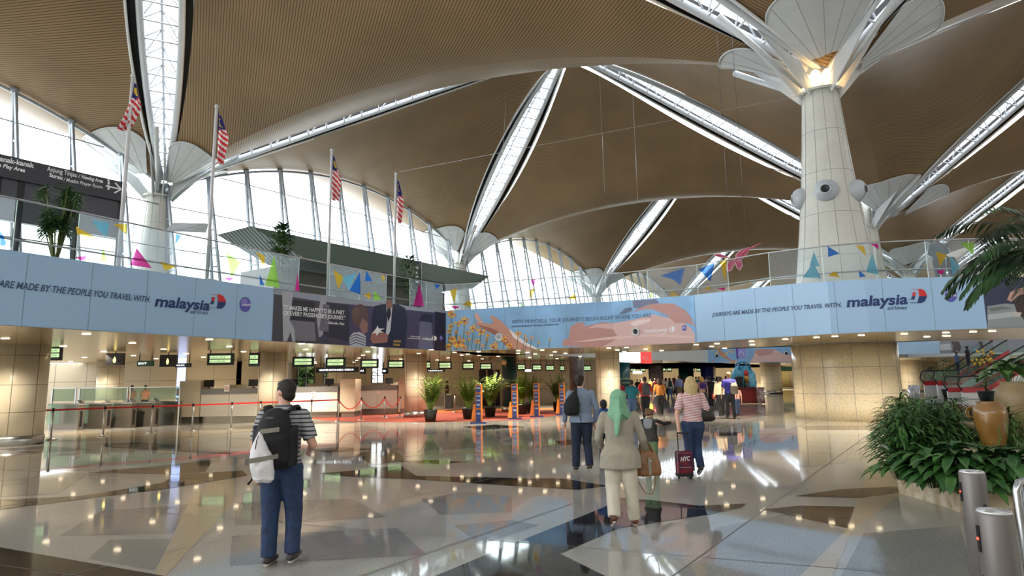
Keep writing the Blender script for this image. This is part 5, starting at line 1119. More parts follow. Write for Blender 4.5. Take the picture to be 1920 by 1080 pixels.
# --- the crowd further on
C = lambda r, g, b: mat('cloth_%d_%d_%d' % (r, g, b), (r, g, b), .8)
def bag(R, w, h, z, m, lb, H, d=.1, x=0, nm='backpack', cat='backpack'):
    p = W(R, (x, -.1 - d, z)); t = thing(nm, lb, cat, p, R.rotation_euler[2]); mb = MB(); loft(mb, [(0, 0, 0, w * .4, d * .7), (0, 0, h * .15, w * .5, d), (0, 0, h * .7, w * .48, d), (0, .02, h, w * .25, d * .5)]); fuse(mb, 'bag_body', m, t, .025, 2)
    mb = MB(); 
    for sx in (-1, 1): mb.tube([(sx * w * .3, .02, h * .95), (sx * w * .36, .1, h * 1.05), (sx * w * .38, .22, h * .95)], .018, 5)
    mb.build('strap', m, t)
legA = ((.06, 0, 0), (-.07, .02, 0)); legB = ((-.06, .02, 0), (.06, 0, 0)); legC = ((0, 0, 0), (0, 0, 0))
def back(px, py, head, label, top, bottom, hair=(34, 28, 26), st='short', skin='tan', legs=legA, sleeve='short', yaw=0, near=False, w=1., lt=0., group=None, child=False, shoes=(40, 38, 38)):
    hz = 711 - .0140 * (px - 960); H = EYE * (py - head) / (py - hz)
    return person(px, py, H, yaw, label, skin, near, legs, None, hair, st, top, bottom, shoes, sleeve, w, long_top=lt, group=group, child=child)[0]
back(1187, 790, 712, 'man in a teal polo shirt and light blue jeans walking away', C(24, 108, 124), C(70, 94, 130), w=1.12)
r = back(1212, 788, 706, 'man in a red shirt and black trousers carrying a grey backpack', C(204, 42, 40), C(28, 30, 40), legs=legB, w=1.1); bag(r, .34, .48, 1.0, C(74, 78, 86), 'grey backpack on the man in the red shirt', 1.7)
r = back(1239, 780, 709, 'woman in an orange-yellow top and black leggings with long dark hair', C(206, 142, 62), C(22, 22, 26), (58, 36, 26), 'long', legs=legB); bag(r, .34, .4, .95, C(176, 112, 44), 'ochre backpack on the woman in orange', 1.6)
back(1165, 768, 714, 'person in a red top partly hidden behind the mint headscarf', C(176, 36, 44), C(40, 40, 50), (60, 20, 20))
back(1354, 780, 706, 'person in a cream shirt and black trousers left of the man in blue', C(214, 196, 168), C(24, 24, 30), (26, 22, 22), legs=legB, sleeve='long', w=1.15)
rb = thing('shopping_bag', 'small red bag held by the person in the cream shirt', 'bag', PZ(1341, 779, 0) + Vector((0, 0, .85))); mb = MB(); mb.box((0, 0, 0), (.16, .08, .2)); mb.build('bag_body', C(214, 60, 50), rb); mb = MB(); mb.tube([(-.05, 0, .1), (0, 0, .2), (.05, 0, .1)], .006, 5); mb.build('handle', C(214, 60, 50), rb)
r = back(1371, 785, 697, 'tall fair haired man in a violet-blue polo and dark trousers', C(54, 50, 150), C(30, 34, 46), (168, 130, 84), skin='pale', w=1.15, legs=((.02, 0, .01), (-.02, 0, .02))); bag(r, .32, .46, 1.0, C(132, 126, 112), 'grey-beige daypack on the fair haired man', 1.8, .13, .12)
back(1384, 780, 722, 'small child in jeans beside the fair haired man and the red suitcase', C(196, 150, 140), C(48, 66, 96), (60, 40, 34), skin='pale', child=True, legs=legB)
r = back(1319, 772, 706, 'blond woman in a pink and violet top beyond the striped-top woman', C(206, 164, 154), C(40, 36, 60), (206, 160, 90), 'bob', 'pale'); bag(r, .36, .3, 1.12, C(74, 44, 130), 'violet scarf-like bag on the shoulders of the blond woman', 1.6, .07)
back(1334, 764, 706, 'person in a black jacket just right of the blonde woman', C(22, 24, 30), C(26, 28, 34), legs=legB, sleeve='long', w=1.1)
r = back(1257, 752, 708, 'person in white jeans jacket beside the woman in orange, dark pack', C(196, 190, 180), C(54, 84, 120), (60, 48, 40), sleeve='long'); bag(r, .3, .5, 1.0, C(30, 40, 44), 'dark green backpack in the crowd right of the woman in orange', 1.7)
back(1275, 750, 704, 'man in a light blue shirt and khaki trousers left of the blonde woman', C(124, 136, 178), C(130, 116, 92), sleeve='long', w=1.1)
far = [(1250, 745, 708, (178, 110, 120)), (1244, 746, 707, (224, 204, 196)), (1262, 742, 709, (60, 50, 66)), (1266, 744, 708, (190, 60, 60)), (1229, 742, 710, (120, 40, 44)), (1196, 744, 711, (40, 40, 52)), (1203, 742, 710, (150, 60, 50)), (1177, 745, 711, (30, 30, 36)), (1307, 746, 706, (44, 92, 98)), (1312, 742, 706, (28, 26, 34)), (1325, 744, 706, (160, 150, 170)), (1341, 748, 708, (220, 214, 206)), (1346, 744, 706, (60, 44, 44)), (1349, 742, 706, (216, 120, 60)), (1363, 742, 705, (90, 80, 120)), (1283, 744, 706, (120, 34, 44)), (1171, 742, 712, (190, 170, 150)), (1220, 741, 710, (214, 190, 60))]
for k, (x, y, h, c) in enumerate(far):
    person(x, y, EYE * (y - h) / (y - (711 - .014 * (x - 960))), random.uniform(-.6, .6) + (PI if k % 4 == 1 else 0), 'distant traveller standing in the dense crowd of the far hall', 'tan' if k % 2 else 'brown', None, legB if k % 2 else legC, None, ((30, 24, 24), (60, 40, 30), (24, 22, 22))[k % 3], 'short' if k % 3 else 'bob', C(*c), C(*((34, 36, 46), (50, 60, 84), (28, 28, 30))[k % 3]), group='distant travellers in the crowd')
person(1443, 727, 1.7, PI / 2, 'distant dark clad person walking past the far doorway, left one', 'brown', None, legA, None, (24, 22, 22), 'short', C(24, 26, 44), C(22, 24, 36)); person(1472, 723, 1.65, .3, 'distant dark clad person standing in the far green-lit doorway', 'brown', None, legC, None, (24, 22, 22), 'short', C(34, 28, 30), C(26, 24, 28))
for x, lb in ((253, 'gate attendant in an orange vest, left one of two'), (278, 'gate attendant in an orange vest, right one of two')):
    person(x, 770, 1.68, PI, lb, 'brown', None, legC, None, (24, 22, 24), 'short', C(236, 110, 66), C(30, 30, 34), pos=Vector((X_(x, 34), 34, 0)))
r = person(838, 768, 1.7, PI / 2 + .3, 'person in a dark maroon jacket leaning at a trolley among the palms', 'brown', None, legC, None, (34, 28, 26), 'short', C(66, 36, 44), C(26, 26, 30), sleeve='long')[0]
t = thing('luggage_cart', 'dark loaded luggage cart beside the person in maroon', 'cart', PZ(842, 770, 0)); mb = MB(); mb.box((0, 0, .5), (.36, .5, .75)); mb.build('luggage', C(28, 28, 32), t); mb = MB(); mb.box((0, 0, .92), (.3, .4, .08)); mb.build('coat', C(104, 112, 70), t); mb = MB(); mb.bar((-.2, -.3, 0.1), (-.25, -.35, 1.0), .03, .03); mb.bar((-.25, .3, 1.), (-.25, -.35, 1.0), .03, .03); mb.box((0, 0, .1), (.5, .8, .04)); mb.build('frame', steel, t)
# person on the bridge
pb = PY(1755, 440, 19.6); r = person(0, 0, 1.72, .2, 'person in a black cap and dark clothes standing on the bridge behind the glass', 'brown', False, legC, (((-.14, .02, .65), (-.04, -.1, .62)), ((.15, .02, .65), (.05, -.1, .62))), (18, 18, 20), 'cap', C(44, 50, 62), C(40, 46, 58), sleeve='long', pos=Vector((pb.x, pb.y, 4.36)))[0]
r.rotation_euler[2] = PI - .2
t = thing('shoulder_bag', 'large dark bag on the person with the black cap', 'bag', Vector((pb.x + .5, pb.y + .1, 4.75))); mb = MB(); loft(mb, [(0, 0, 0, .14, .1), (0, 0, .3, .2, .12), (-.05, 0, .62, .12, .08)]); fuse(mb, 'bag_body', C(30, 32, 38), t, .03, 2); mb = MB(); mb.tube([(-.1, 0, .58), (-.3, 0, .75), (-.42, 0, .8)], .02, 6); mb.build('strap', C(30, 32, 38), t)
# people near the escalator
for x, y, h, c, lb, yw in ((1713, 718, 695, (220, 214, 206), 'distant person in white beside the steel bollards near the escalator', 0), (1734, 716, 695, (60, 70, 120), 'distant person in blue left of the potted shrubs near the escalator', 0), (1758, 716, 698, (206, 90, 100), 'distant person in pink beside the potted shrubs', 0)):
    person(x, y, 1.65, yw, lb, 'brown', None, legC, None, (28, 24, 24), 'short', C(*c), C(50, 60, 90))
# ================================================================ PLANTS
def leafmat(n, a, b_, rough=.45):
    return mat(n, a, rough, c2=b_, scale=3.)
lf1 = leafmat('leaf_deep_green', (36, 78, 38), (70, 112, 50)); lf2 = leafmat('leaf_mid_green', (58, 96, 44), (92, 128, 60)); lf3 = leafmat('leaf_palm_green', (98, 132, 46), (146, 172, 72)); lf4 = leafmat('leaf_dark_palm', (34, 62, 40), (62, 92, 54))
m_pot = mat('pot_dark_green', (20, 34, 32), .35); m_soil = mat('potting_soil', (40, 32, 26), .95); m_stem = mat('plant_stem', (92, 100, 52), .6)
def leaf(mb, p, d, L, w, droop=.4, fold=.15):
    d = Vector(d).normalized(); s = d.cross(Vector((0, 0, 1)));
    if s.length < .05: s = Vector((1, 0, 0))
    s.normalize(); vs = []; n = 4; q = Vector(p)
    for k in range(n + 1):
        f = k / n; ww = w * math.sin(PI * min(.97, .12 + .88 * f)) ** .8 * (1 if k < n else .1); up = s.cross(d)
        vs += [q - s * ww / 2 + up * ww * fold, q, q + s * ww / 2 + up * ww * fold]; d = (d + Vector((0, 0, -droop / n))).normalized(); q = q + d * L / n
    mb.add(vs, [(3 * k + j, 3 * k + j + 1, 3 * k + 4 + j, 3 * k + 3 + j) for k in range(n) for j in (0, 1)], True)
def frond(mb, p, d, L, droop, nl=14, ll=.3, lw=.03, stem=None, r=random):
    d = Vector(d).normalized(); q = Vector(p); pts = [q.copy()]; n = nl
    for k in range(n):
        d = (d + Vector((0, 0, -droop / n * (k / n + .3)))).normalized(); q = q + d * L / n; pts.append(q.copy())
        if k > n * .15:
            s = d.cross(Vector((0, 0, 1))).normalized(); f = k / n; l_ = ll * math.sin(PI * (f * .75 + .2)) 
            for sg in (-1, 1): leaf(mb, q, d * .75 + s * sg * .8 + Vector((0, 0, r.uniform(-.25, .2))), l_, lw, .7, .05)
    mb.tube(pts, [.012 * (1 - .8 * k / n) for k in range(n + 1)], 4)
def potted_palm(p, H, label, seed, rp=.28, grp='potted palms'):
    r = random.Random(seed); t = thing('potted_palm', label, 'potted plant', p, 0, grp)
    mb = MB(); mb.lathe((0, 0, 0), [(rp * .75, 0), (rp, .42), (rp * 1.05, .44), (rp * 1.05, .5), (rp * .95, .5), (rp * .9, .46), (.001, .46)], 24); mb.build('pot', m_pot, t)
    mb = MB(); mb.use(lf3)
    for k in range(34):
        a = r.uniform(0, 2 * PI); sp = r.uniform(.05, .7); h = (H - .5) * r.uniform(.65, 1.05)
        frond(mb, (math.cos(a) * .06, math.sin(a) * .06, .46), (math.cos(a) * sp * .7, math.sin(a) * sp * .7, 1.5), h * 1.15, 2.0 * sp + .9, 16, .34, .05, r=r)
    mb.build('fronds', None, t)
    return t
def palm_at(px, py, head, label, seed):
    p = PZ(px, py, 0); hz = 711 - .014 * (px - 960); potted_palm(p, EYE * (py - head) / (py - hz), label, seed)
palm_at(807, 791, 704, 'potted palm left of the others, just right of the cream pillar', 1); palm_at(878, 786, 706, 'potted palm beside the nearest orange stand', 2); palm_at(919, 782, 706, 'potted palm between the two nearest orange stands', 3); palm_at(979, 777, 704, 'potted palm between the second and third orange stands', 4); palm_at(1046, 771, 704, 'potted palm half hidden behind the man with the sling bag', 5); palm_at(996, 773, 704, 'potted palm behind the third orange stand', 6)
# shrubs by the escalator
SCS = 1.0
def shrub(p, H, R_, label, seed, m=None, pot=True, stem_h=.0, lsz=.12, n=260, name='potted_shrub', grp='potted shrubs by the escalator', soil=None):
    r = random.Random(seed); t = thing(name, label, 'potted plant', p, 0, grp); z0 = 0; t.scale = (SCS, SCS, SCS)
    if pot: mb = MB(); mb.lathe((0, 0, 0), [(.22, 0), (.3, .36), (.32, .4), (.28, .4), (.001, .36)], 20); mb.build('pot', m_pot, t); z0 = .38
    mb = MB(); mb.use(m_stem)
    for k in range(5): a = r.uniform(0, 6.28); mb.tube([(0, 0, z0), (math.cos(a) * .1, math.sin(a) * .1, z0 + (H - z0) * .5), (math.cos(a) * R_ * .5, math.sin(a) * R_ * .5, H * .85)], [.02, .014, .006], 5)
    mb.build('stem', None, t); mb = MB()
    for k in range(n):
        a = r.uniform(0, 2 * PI); f = r.random() ** .6; z = z0 + stem_h + (H - z0 - stem_h) * r.random(); rr_ = R_ * (math.sin(PI * min(1, max(0, (z - z0 - stem_h) / (H - z0 - stem_h))) * .8 + .35)) * f
        leaf(mb, (math.cos(a) * rr_, math.sin(a) * rr_, z), (math.cos(a), math.sin(a), r.uniform(-.2, .9)), lsz * r.uniform(.7, 1.3), lsz * .4, .5)
    mb.build('leaves', m or lf2, t); return t
SCS = 1.55
shrub(PZ(1778, 746, 0), 1.72, .42, 'potted shrub in a dark pot, nearest to the steel bollards', 11, lf1, lsz=.16); shrub(PZ(1749, 731, 0), 1.5, .4, 'low potted shrub left of the tall dark-potted shrub', 12, lf1, lsz=.16); shrub(PZ(1807, 736, 0), 1.65, .4, 'potted shrub beside the escalator foot', 13, lf1, lsz=.16)
fv = shrub(PZ(1851, 752, 0), 1.75, .42, 'tall flower arrangement with yellow blooms before the escalator', 14, lf1, lsz=.2, n=120)
SCS = 1.0; mb = MB(); r_ = random.Random(4)
for k in range(26): a = r_.uniform(0, 6.28); mb.ball((math.cos(a) * r_.uniform(.1, .45), math.sin(a) * .3, r_.uniform(1.4, 2.0)), .05, 6)
mb.build('blooms', mat('yellow_blooms', (206, 166, 50), .6), fv)
# ---- stone planter with lilies, right foreground
m_rock = mat('planter_stone', (166, 148, 116), .8, c2=(206, 196, 172), scale=7., bump=.6); pl_pts = [(1703, 893), (1709, 935), (1800, 962), (1880, 985), (1990, 1010)]
def ground(x, y): return PZ(x, y, 0)
A = [ground(1712, 925), ground(1812, 962), ground(1990, 968), ground(2120, 850), ground(1690, 850)]
pt = thing('stone_planter', 'low planter wall of upright yellowish stone slabs at the right', 'planter', A[0]); inv = Matrix.Translation(-A[0]); r_ = random.Random(8)
HP_ = .36
for (a, b) in ((A[4], A[0]), (A[0], A[1]), (A[1], A[2]), (A[2], A[3])):
    L = (b - a).length; n = max(2, int(L / .22)); d = (b - a).normalized()
    mbw = MB()
    for k in range(n): 
        p = a + d * (L * (k + .5) / n); h = HP_ + r_.uniform(-.03, .05); mbw.box((p.x, p.y, h / 2), (L / n * .96, .1 + r_.uniform(0, .04), h), math.atan2(d.y, d.x) + r_.uniform(-.05, .05))
    mbw.build('stone_slab_row', m_rock, pt).matrix_parent_inverse = inv
mb = MB(); mb.poly([(p.x, p.y, .3) for p in A]); mb.build('soil', m_soil, pt).matrix_parent_inverse = inv
def clump(p, H, R_, label, seed, m, n, lsz, w=.3, name='lily_plant', grp='leafy plants in the stone planter', flowers=0, lean=.5):
    r = random.Random(seed); t = thing(name, label, 'plant', p, 0, grp); mb = MB()
    for k in range(n):
        a = r.uniform(0, 2 * PI); f = r.random(); st = Vector((math.cos(a) * R_ * .3 * f, math.sin(a) * R_ * .3 * f, 0)); top = Vector((math.cos(a) * R_ * f, math.sin(a) * R_ * f, H * (1 - .55 * f * f) * r.uniform(.6, 1)))
        mb.use(m_stem if 0 else m); leaf(mb, top, (math.cos(a) * (.4 + f), math.sin(a) * (.4 + f), r.uniform(-.1, .7)), lsz * r.uniform(.7, 1.2), lsz * w, 1.1)
        if k % 3 == 0: mb.tube([st, (st + top) / 2 + Vector((0, 0, .05)), top], .005, 3, False)
    mb.build('leaves', None, t)
    for k in range(flowers):
        a = r.uniform(PI, 2 * PI); mb = MB(); z = H * r.uniform(.6, .95); q_ = Vector((math.cos(a) * R_ * .9, math.sin(a) * R_ * .9, z)); mb.use(white); leaf(mb, q_, (math.cos(a), math.sin(a), .6), .14, .07, .2, .3); mb.build('white_bloom', None, t)
cA = [(1716, 905, .62, .36, lf2, 120, .3, .36, 1), (1752, 915, .6, .38, lf1, 120, .32, .36, 0), (1800, 925, .62, .4, lf1, 120, .32, .36, 0), (1850, 925, .6, .4, lf1, 120, .32, .34, 0), (1905, 930, .62, .4, lf1, 110, .32, .36, 0), (1760, 870, .8, .4, lf1, 120, .28, .36, 1), (1830, 880, .75, .4, lf1, 120, .3, .36, 0), (1890, 885, .7, .4, lf1, 120, .3, .36, 0)]
wh_ = ['front left corner of the planter, broad pale-edged leaves', 'front, second from the left corner', 'front, behind the taller steel bollard', 'front, right of the taller bollard', 'front, behind the steel handrail', 'second row, with one white bloom', 'second row, below the big jar', 'second row, right of the big jar']
for k, (x, y, H, R_, m, n, l, w, fl_) in enumerate(cA): g = PZ(x, y, .3); clump(g, H - .1, R_, 'peace lily clump at the ' + wh_[k], 20 + k, m, n, l, w, flowers=fl_)
wb_ = ['nearest the granite column, light fringed top', 'left edge above the floor', 'middle of the tall back row', 'right of the tall back row by the small jar', 'centre of the bank', 'right centre of the bank', 'upper left of the bank']
for k, (x, y, H, R_) in enumerate([(1715, 815, .9, .5), (1700, 855, .85, .42), (1755, 805, .85, .55), (1800, 812, .85, .5), (1735, 850, .85, .5), (1785, 848, .8, .5), (1700, 828, .95, .42)]):
    p = PZ(x, y + 45, .3); clump(p, H + .14, R_, 'dark narrow-leaved bamboo-like plant, ' + wb_[k], 50 + k, lf1 if k % 3 else lf2, 420, .2, .16, 'bushy_plant', 'dark bushy plants at the back of the planter')
clump(PZ(1905, 905, .3), .95, .35, 'fine grassy fern at the far right of the planter beside the jars', 71, lf2, 240, .3, .08, 'fern')
clump(PZ(1845, 830, .3), .55, .3, 'small leafy plant with a pink-white bloom behind the big ochre jar', 73, lf2, 60, .2, .3, 'small_plant', flowers=2)
# jars
m_jar = mat('ochre_glaze', (130, 94, 42), .3, noise=.15, scale=5, coat=.3); m_jar2 = mat('brown_glaze', (128, 108, 74), .4, noise=.15, scale=4)
def jar(px, pyb, Y, r, h, label, m, tilt=0):
    p = PY(px, pyb, Y); t = thing('glazed_jar', label, 'jar', p); mb = MB(); mb.lathe((0, 0, 0), [(r * .62, 0), (r * .72, h * .1), (r * .95, h * .5), (r, h * .72), (r * .93, h * .86), (r * .72, h * .95), (r * .7, h * .97), (r * .78, h), (r * .7, h), (r * .6, h * .96), (r * .6, h * .9), (.001, h * .86)], 32); mb.build('jar_body', m, t)
    mb = MB(); mb.lathe((0, 0, h * .88), [(r * .58, 0), (.001, .01)], 20); mb.build('jar_soil', m_soil, t)
    if tilt: t.rotation_euler = tilt
    return t
jar(1864, 838, 8.4, .19, .58, 'large ochre glazed jar standing upright in the planter', m_jar); jar(1920, 830, 9.2, .28, .86, 'very large brown jar at the right edge of the frame', m_jar2); jar(1849, 780, 8.8, .1, .26, 'small ochre jar tipped on its side left of the large ochre jar', m_jar, (0, -1.35, .2))
bw = thing('shallow_bowl', 'wide shallow stone bowl left of the large ochre jar', 'bowl', PY(1834, 808, 8.9)); mb = MB(); mb.lathe((0, 0, 0), [(.1, 0), (.2, .06), (.23, .1), (.24, .12), (.2, .1), (.001, .07)], 28); mb.build('bowl_body', mat('bowl_stone', (176, 160, 128), .5), bw); mb = MB(); mb.lathe((0, 0, .09), [(.19, 0), (.001, .005)], 20); mb.build('water', m_soil, bw)
# plinth under the jars
rk = MB(); p1_ = PY(1864, 838, 8.4); rk.box((p1_.x + .35, p1_.y + .35, p1_.z / 2 - .01), (2.0, 1.5, p1_.z - .02)); tag(rk.build('rock_terrace', m_rock), 'low stone terrace inside the planter carrying the glazed jars', 'terrace')
clump(PY(1895, 720, 9.3), .32, .3, 'leafy potted plant with reddish blooms growing out of the very large jar', 75, lf2, 50, .26, .45, 'jar_plant', flowers=0)
# bollards and rail
m_bol = mat('bollard_grey_metal', (112, 108, 106), .42, .35)
for px, top_, Y, w, lb in ((1822, 886, 4.25, 42, 'taller grey metal bollard with dark sensor holes, behind the near one'), (1864, 961, 3.12, 59, 'near grey metal bollard with a red light, right foreground')):
    c = PY(px, top_, Y); r = w / 2 / F * (Y * .98); t = thing('bollard', lb, 'bollard', (c.x, c.y, 0), 0, 'metal bollards'); mb = MB(); mb.lathe((0, 0, 0), [(r, 0), (r, c.z - .006), (r * .97, c.z)], 40); mb.build('post', m_bol, t)
    mb = MB(); mb.lathe((0, 0, c.z), [(r * .97, 0), (r * .9, .012), (.001, .014)], 40); mb.build('cap', mat('bollard_cap', (206, 208, 210), .25, .6), t)
    for dz, a in ((.2, -1.45), (.42, -1.35)) if Y > 4 else ((.3, -3.3),):
        mb = MB(); mb.ball((math.cos(a) * r, math.sin(a) * r, c.z - dz), (.014, .014, .014), 10); mb.build('sensor', black, t)
    mb = MB(); a = -3.3; mb.box((math.cos(a) * r, math.sin(a) * r, c.z - .12), (.012, .02, .12), a); mb.build('slot', black, t); mb = MB(); a = -3.3; mb.ball((math.cos(a) * (r + .004), math.sin(a) * (r + .004), c.z - .12), .008, 8); mb.build('indicator', mat('red_indicator', (255, 60, 40), .5, emit=2), t)
hr = thing('handrail', 'polished steel handrail loop cut by the right frame edge', 'handrail', PZ(1925, 1180, 0)); inv = Matrix.Translation(-hr.location)
a = PY(1897, 900, 3.9); b = a + Vector((1.2, .25, 0)); mb = MB(); mb.tube([(a.x + .05, a.y, 0), (a.x + .02, a.y, a.z - .06), (a.x + .04, a.y, a.z - .015), (a.x + .1, a.y + .01, a.z), (b.x, b.y, a.z)], .022, 12); mb.build('top_rail', steel, hr).matrix_parent_inverse = inv
mb = MB(); mb.tube([(a.x + .08, a.y, a.z - .18), (b.x, b.y, a.z - .18)], .014, 10); mb.tube([(a.x + .085, a.y + .02, 0), (a.x + .085, a.y + .02, a.z - .04)], .016, 10); mb.build('lower_rail', steel, hr).matrix_parent_inverse = inv
# tall palm on the right edge
pp = Vector((X_(1965, 9.6), 9.6, 0)); tp = thing('palm_tree', 'tall dark palm entering the frame from the right edge', 'palm', pp); mb = MB(); mb.tube([(0, 0, .3), (.03, 0, 1.5), (0, 0, 3.75)], [.1, .08, .07], 10); mb.build('trunk', m_stem, tp)
mb = MB(); r_ = random.Random(12)
for k in range(40):
    a = 2 * PI * k / 40 + r_.uniform(-.2, .2); e = r_.uniform(-.35, .9); frond(mb, (0, 0, 3.6 + .35 * max(0, e)), (math.cos(a), math.sin(a), e), r_.uniform(1.05, 1.45), 1.5, 22, .42, .04, r=r_)
mb.build('fronds', lf4, tp)
# ================================================================ UPPER LEVEL
Zm = 4.36
m_pole = mat('flagpole_white', (196, 198, 202), .35)
def flag(px, py_top, Y, hang, label, k):
    g0 = on_fascia(px - 6, 560, -1.6)[0]; T = PY(px, py_top, g0.y); p = Vector((T.x, T.y, Zm)); t = thing('flagpole', 'white flagpole ' + label, 'flagpole', p, 0, 'flagpoles behind the balustrade'); mb = MB(); mb.tube([(0, 0, 0), (0, 0, T.z - Zm)], [.055, .04], 12); mb.build('pole', m_pole, t)
    mb = MB(); mb.ball((0, 0, T.z - Zm + .04), .06, 10); mb.build('finial', m_pole, t); mb = MB(); mb.box((0, 0, .15), (.6, .6, .3)); mb.build('base_block', lgrey, t)
    f = thing('flag', 'limp striped red and white flag ' + label, 'flag', (T.x, T.y, T.z - .12), 0, 'flags on the poles'); H_ = hang; n = 18; r = random.Random(k); ph = r.uniform(0, 3)
    FR = mat('flag_red', (206, 44, 50), .7); FW = mat('flag_white', (226, 226, 228), .7); FB_ = mat('flag_blue', (26, 34, 110), .7); FY = mat('flag_yellow', (240, 204, 50), .7)
    # hanging cloth: u across (0..1), v down
    wd_ = (.3, .36, .3, .28)[k]
    def Pt(u, v):
        env = (.25 + .75 * min(1, v * 2.2)) * (1 - .25 * max(0, v - .6) / .4); th = 8 * u + ph + v * 1.5
        return Vector((.05 + wd_ * env * u + .03 * math.sin(th) * u + ((-.3 * v * v) if k == 0 else .03 * v), .07 * math.sin(th * 1.2) * (.3 + v), -H_ * v * (1 - .1 * u) - .1 * H_ * u))
    mb = MB(); nu, nv = 24, 54
    for i in range(nu):
        for j in range(nv):
            u, v = (i + .5) / nu, (j + .5) / nv; st = int(v * 17 - u * 2.6 + 20) % 2; m_ = FB_ if v < .36 - .1 * u + .06 * (k == 3) else (FR if st == 0 else FW)
            if .08 < v < .26 and ((u - .5) ** 2 + ((v - .17) * 3.4) ** 2) ** .5 < .3 and ((u - .68) ** 2 + ((v - .17) * 3.4) ** 2) ** .5 > .24: m_ = FY
            u, v = i / nu, j / nv
            mb.use(m_).add([Pt(u, v), Pt(u, v + 1 / nv), Pt(u + 1 / nu, v + 1 / nv), Pt(u + 1 / nu, v)], [(0, 1, 2, 3)], True)
    mb.build('cloth', None, f); mb = MB(); mb.tube([(.04, 0, .05), (.045, 0, -H_)], .006, 4); mb.build('halyard', m_pole, f)
flag(249, 145, 14.6, 1.35, 'on the pole nearest the camera', 0); flag(406, 202, 17.0, 1.65, 'on the second pole from the left', 1); flag(622, 284, 22.5, 1.7, 'on the third pole, above the pilot picture', 2); flag(742, 328, 25.6, 1.9, 'on the farthest pole', 3)
# dark wall and direction sign on the upper floor (left)
m_dw = mat('dark_grey_panel', (62, 64, 72), .3, noise=.06, scale=1)
A0 = PY(-40, 300, 19.5); A0.z = 0; n_ = Vector((vd.y, -vd.x, 0))
def onV(px, base): # pixel onto the vertical plane through base along V
    return PW(px[0], px[1], base, base + vd)
sA = onV((-60, 276), A0); sB = onV((236, 345), A0); zt = max(sA.z, sB.z); sC = onV((232, 374), A0); zt = (sA.z + sB.z) / 2
uw = thing('upper_wall_panel', 'dark grey panelled wall carrying the direction sign on the upper left floor', 'wall panel', (sA.x, sA.y, Zm)); inv = Matrix.Translation(-uw.location)
wz = onV((80, 424), A0).z; mb = MB(); mb.prism([(sA.x, sA.y, wz), (sB.x, sB.y, wz), (sB.x, sB.y, zt - .75), (sA.x, sA.y, zt - .75)], -n_ * .2); mb.build('panel', m_dw, uw).matrix_parent_inverse = inv
mb = MB()
for px in (-10, 35, 145): p = onV((px, 400), A0); mb.bar((p.x, p.y, Zm) , (p.x, p.y, zt - .7), .16, .12)
pB = sB - vd * .1; mb.bar((pB.x, pB.y, Zm), (pB.x, pB.y, zt - .7), .16, .12); mb.bar(Vector((sA.x, sA.y, 6.6)) + n_ * .01, Vector((sB.x, sB.y, 6.6)) + n_ * .01, .03, .04); mb.build('post', black, uw).matrix_parent_inverse = inv
us = thing('direction_sign', 'long dark sign with white bilingual lettering and an arrow, upper left', 'sign', (sA.x, sA.y, zt - .75)); inv = Matrix.Translation(-us.location)
mb = MB(); mb.prism([Vector((sA.x, sA.y, zt - .75)) + n_ * .0, Vector((sB.x, sB.y, zt - .75)), Vector((sB.x, sB.y, zt)), Vector((sA.x, sA.y, zt))], n_ * .12); mb.build('sign_box', mat('sign_charcoal', (44, 46, 54), .4), us).matrix_parent_inverse = inv
def utext(s, x0, y0, x1, y1, h, bold=.01, sh=0.):
    a = onV((x0, y0), A0 + n_ * .13); b = onV((x1, y1), A0 + n_ * .13); L = (b - a).length; d = (b - a).normalized(); mid = onV(((x0 + x1) / 2, (y0 + y1) / 2 - h), A0 + n_ * .13).z - (a.z + b.z) / 2
    mb = MB(); text_on(mb, s, lambda x, y: a + d * x + Vector((0, 0, y)), mid, width=L, bold=bold, shear=sh); mb.build('lettering', white, us).matrix_parent_inverse = inv
utext('Ruang Kanak-kanak', -52, 291, 64, 315, 10, .03); utext("Children's Play Area", -45, 303, 47, 323, 7.5, .03, .15); utext('Anjung Tinjau', 88, 320, 144, 332.5, 9, .01); utext('/ Viewing Area', 147, 333, 193, 343, 7, .03, .15); utext('Surau', 92, 331, 117, 337, 7.5, .03); utext('/ Muslim Prayer Room', 119, 339, 192, 354, 7, .01, .15)
mb = MB(); a = onV((214, 352), A0 + n_ * .13); d = vd; mb.bar(a - vd * .28, a + vd * .2, .02, .05, up=(0, 0, 1))
for s_ in (1, -1): mb.bar(a + vd * .24, a + vd * .02 + Vector((0, 0, .2 * s_)), .02, .05, up=(0, 0, 1))
mb.build('arrow', white, us).matrix_parent_inverse = inv
for (x, y) in ((203, 342), (203, 352)):
    mb = MB(); a = onV((x, y), A0 + n_ * .13); mb.box(a + Vector((0, 0, -.03)), (.1, .02, .09)); mb.ball(a + Vector((0, 0, .07)), .04, 6); mb.build('pictogram', white, us).matrix_parent_inverse = inv
# green canopy over the upper shops
m_can = mat('canopy_dark_green', (58, 78, 62), .6); m_slt = stripes('canopy_slats', (150, 160, 160), (70, 84, 80), (vd.y, -vd.x, 0), .28, .55, .5, .1, world=True)
K0 = PY(470, 424, 30); Kb = Vector((K0.x, K0.y, 0)); K1 = onV((918, 523), Kb); zk = K0.z; can = thing('shop_canopy', 'long dark green sloping canopy roof over the upper floor shops', 'canopy', (K0.x, K0.y, Zm)); inv = Matrix.Translation(-can.location)
n2 = n_ * 1.0; lowz = zk - 2.0
kA = K0; kE = onV((918, 523), Kb); k1z = onV((600, 478), Kb + n2 * 2.2)
top = [Vector((kA.x, kA.y, zk)), Vector((kE.x, kE.y, zk))]; low = [Vector((kA.x, kA.y, zk - 1.5)) + n2 * 1.6 + vd * 2, Vector((kE.x, kE.y, zk - 1.5)) + n2 * 1.6 - vd * 4]
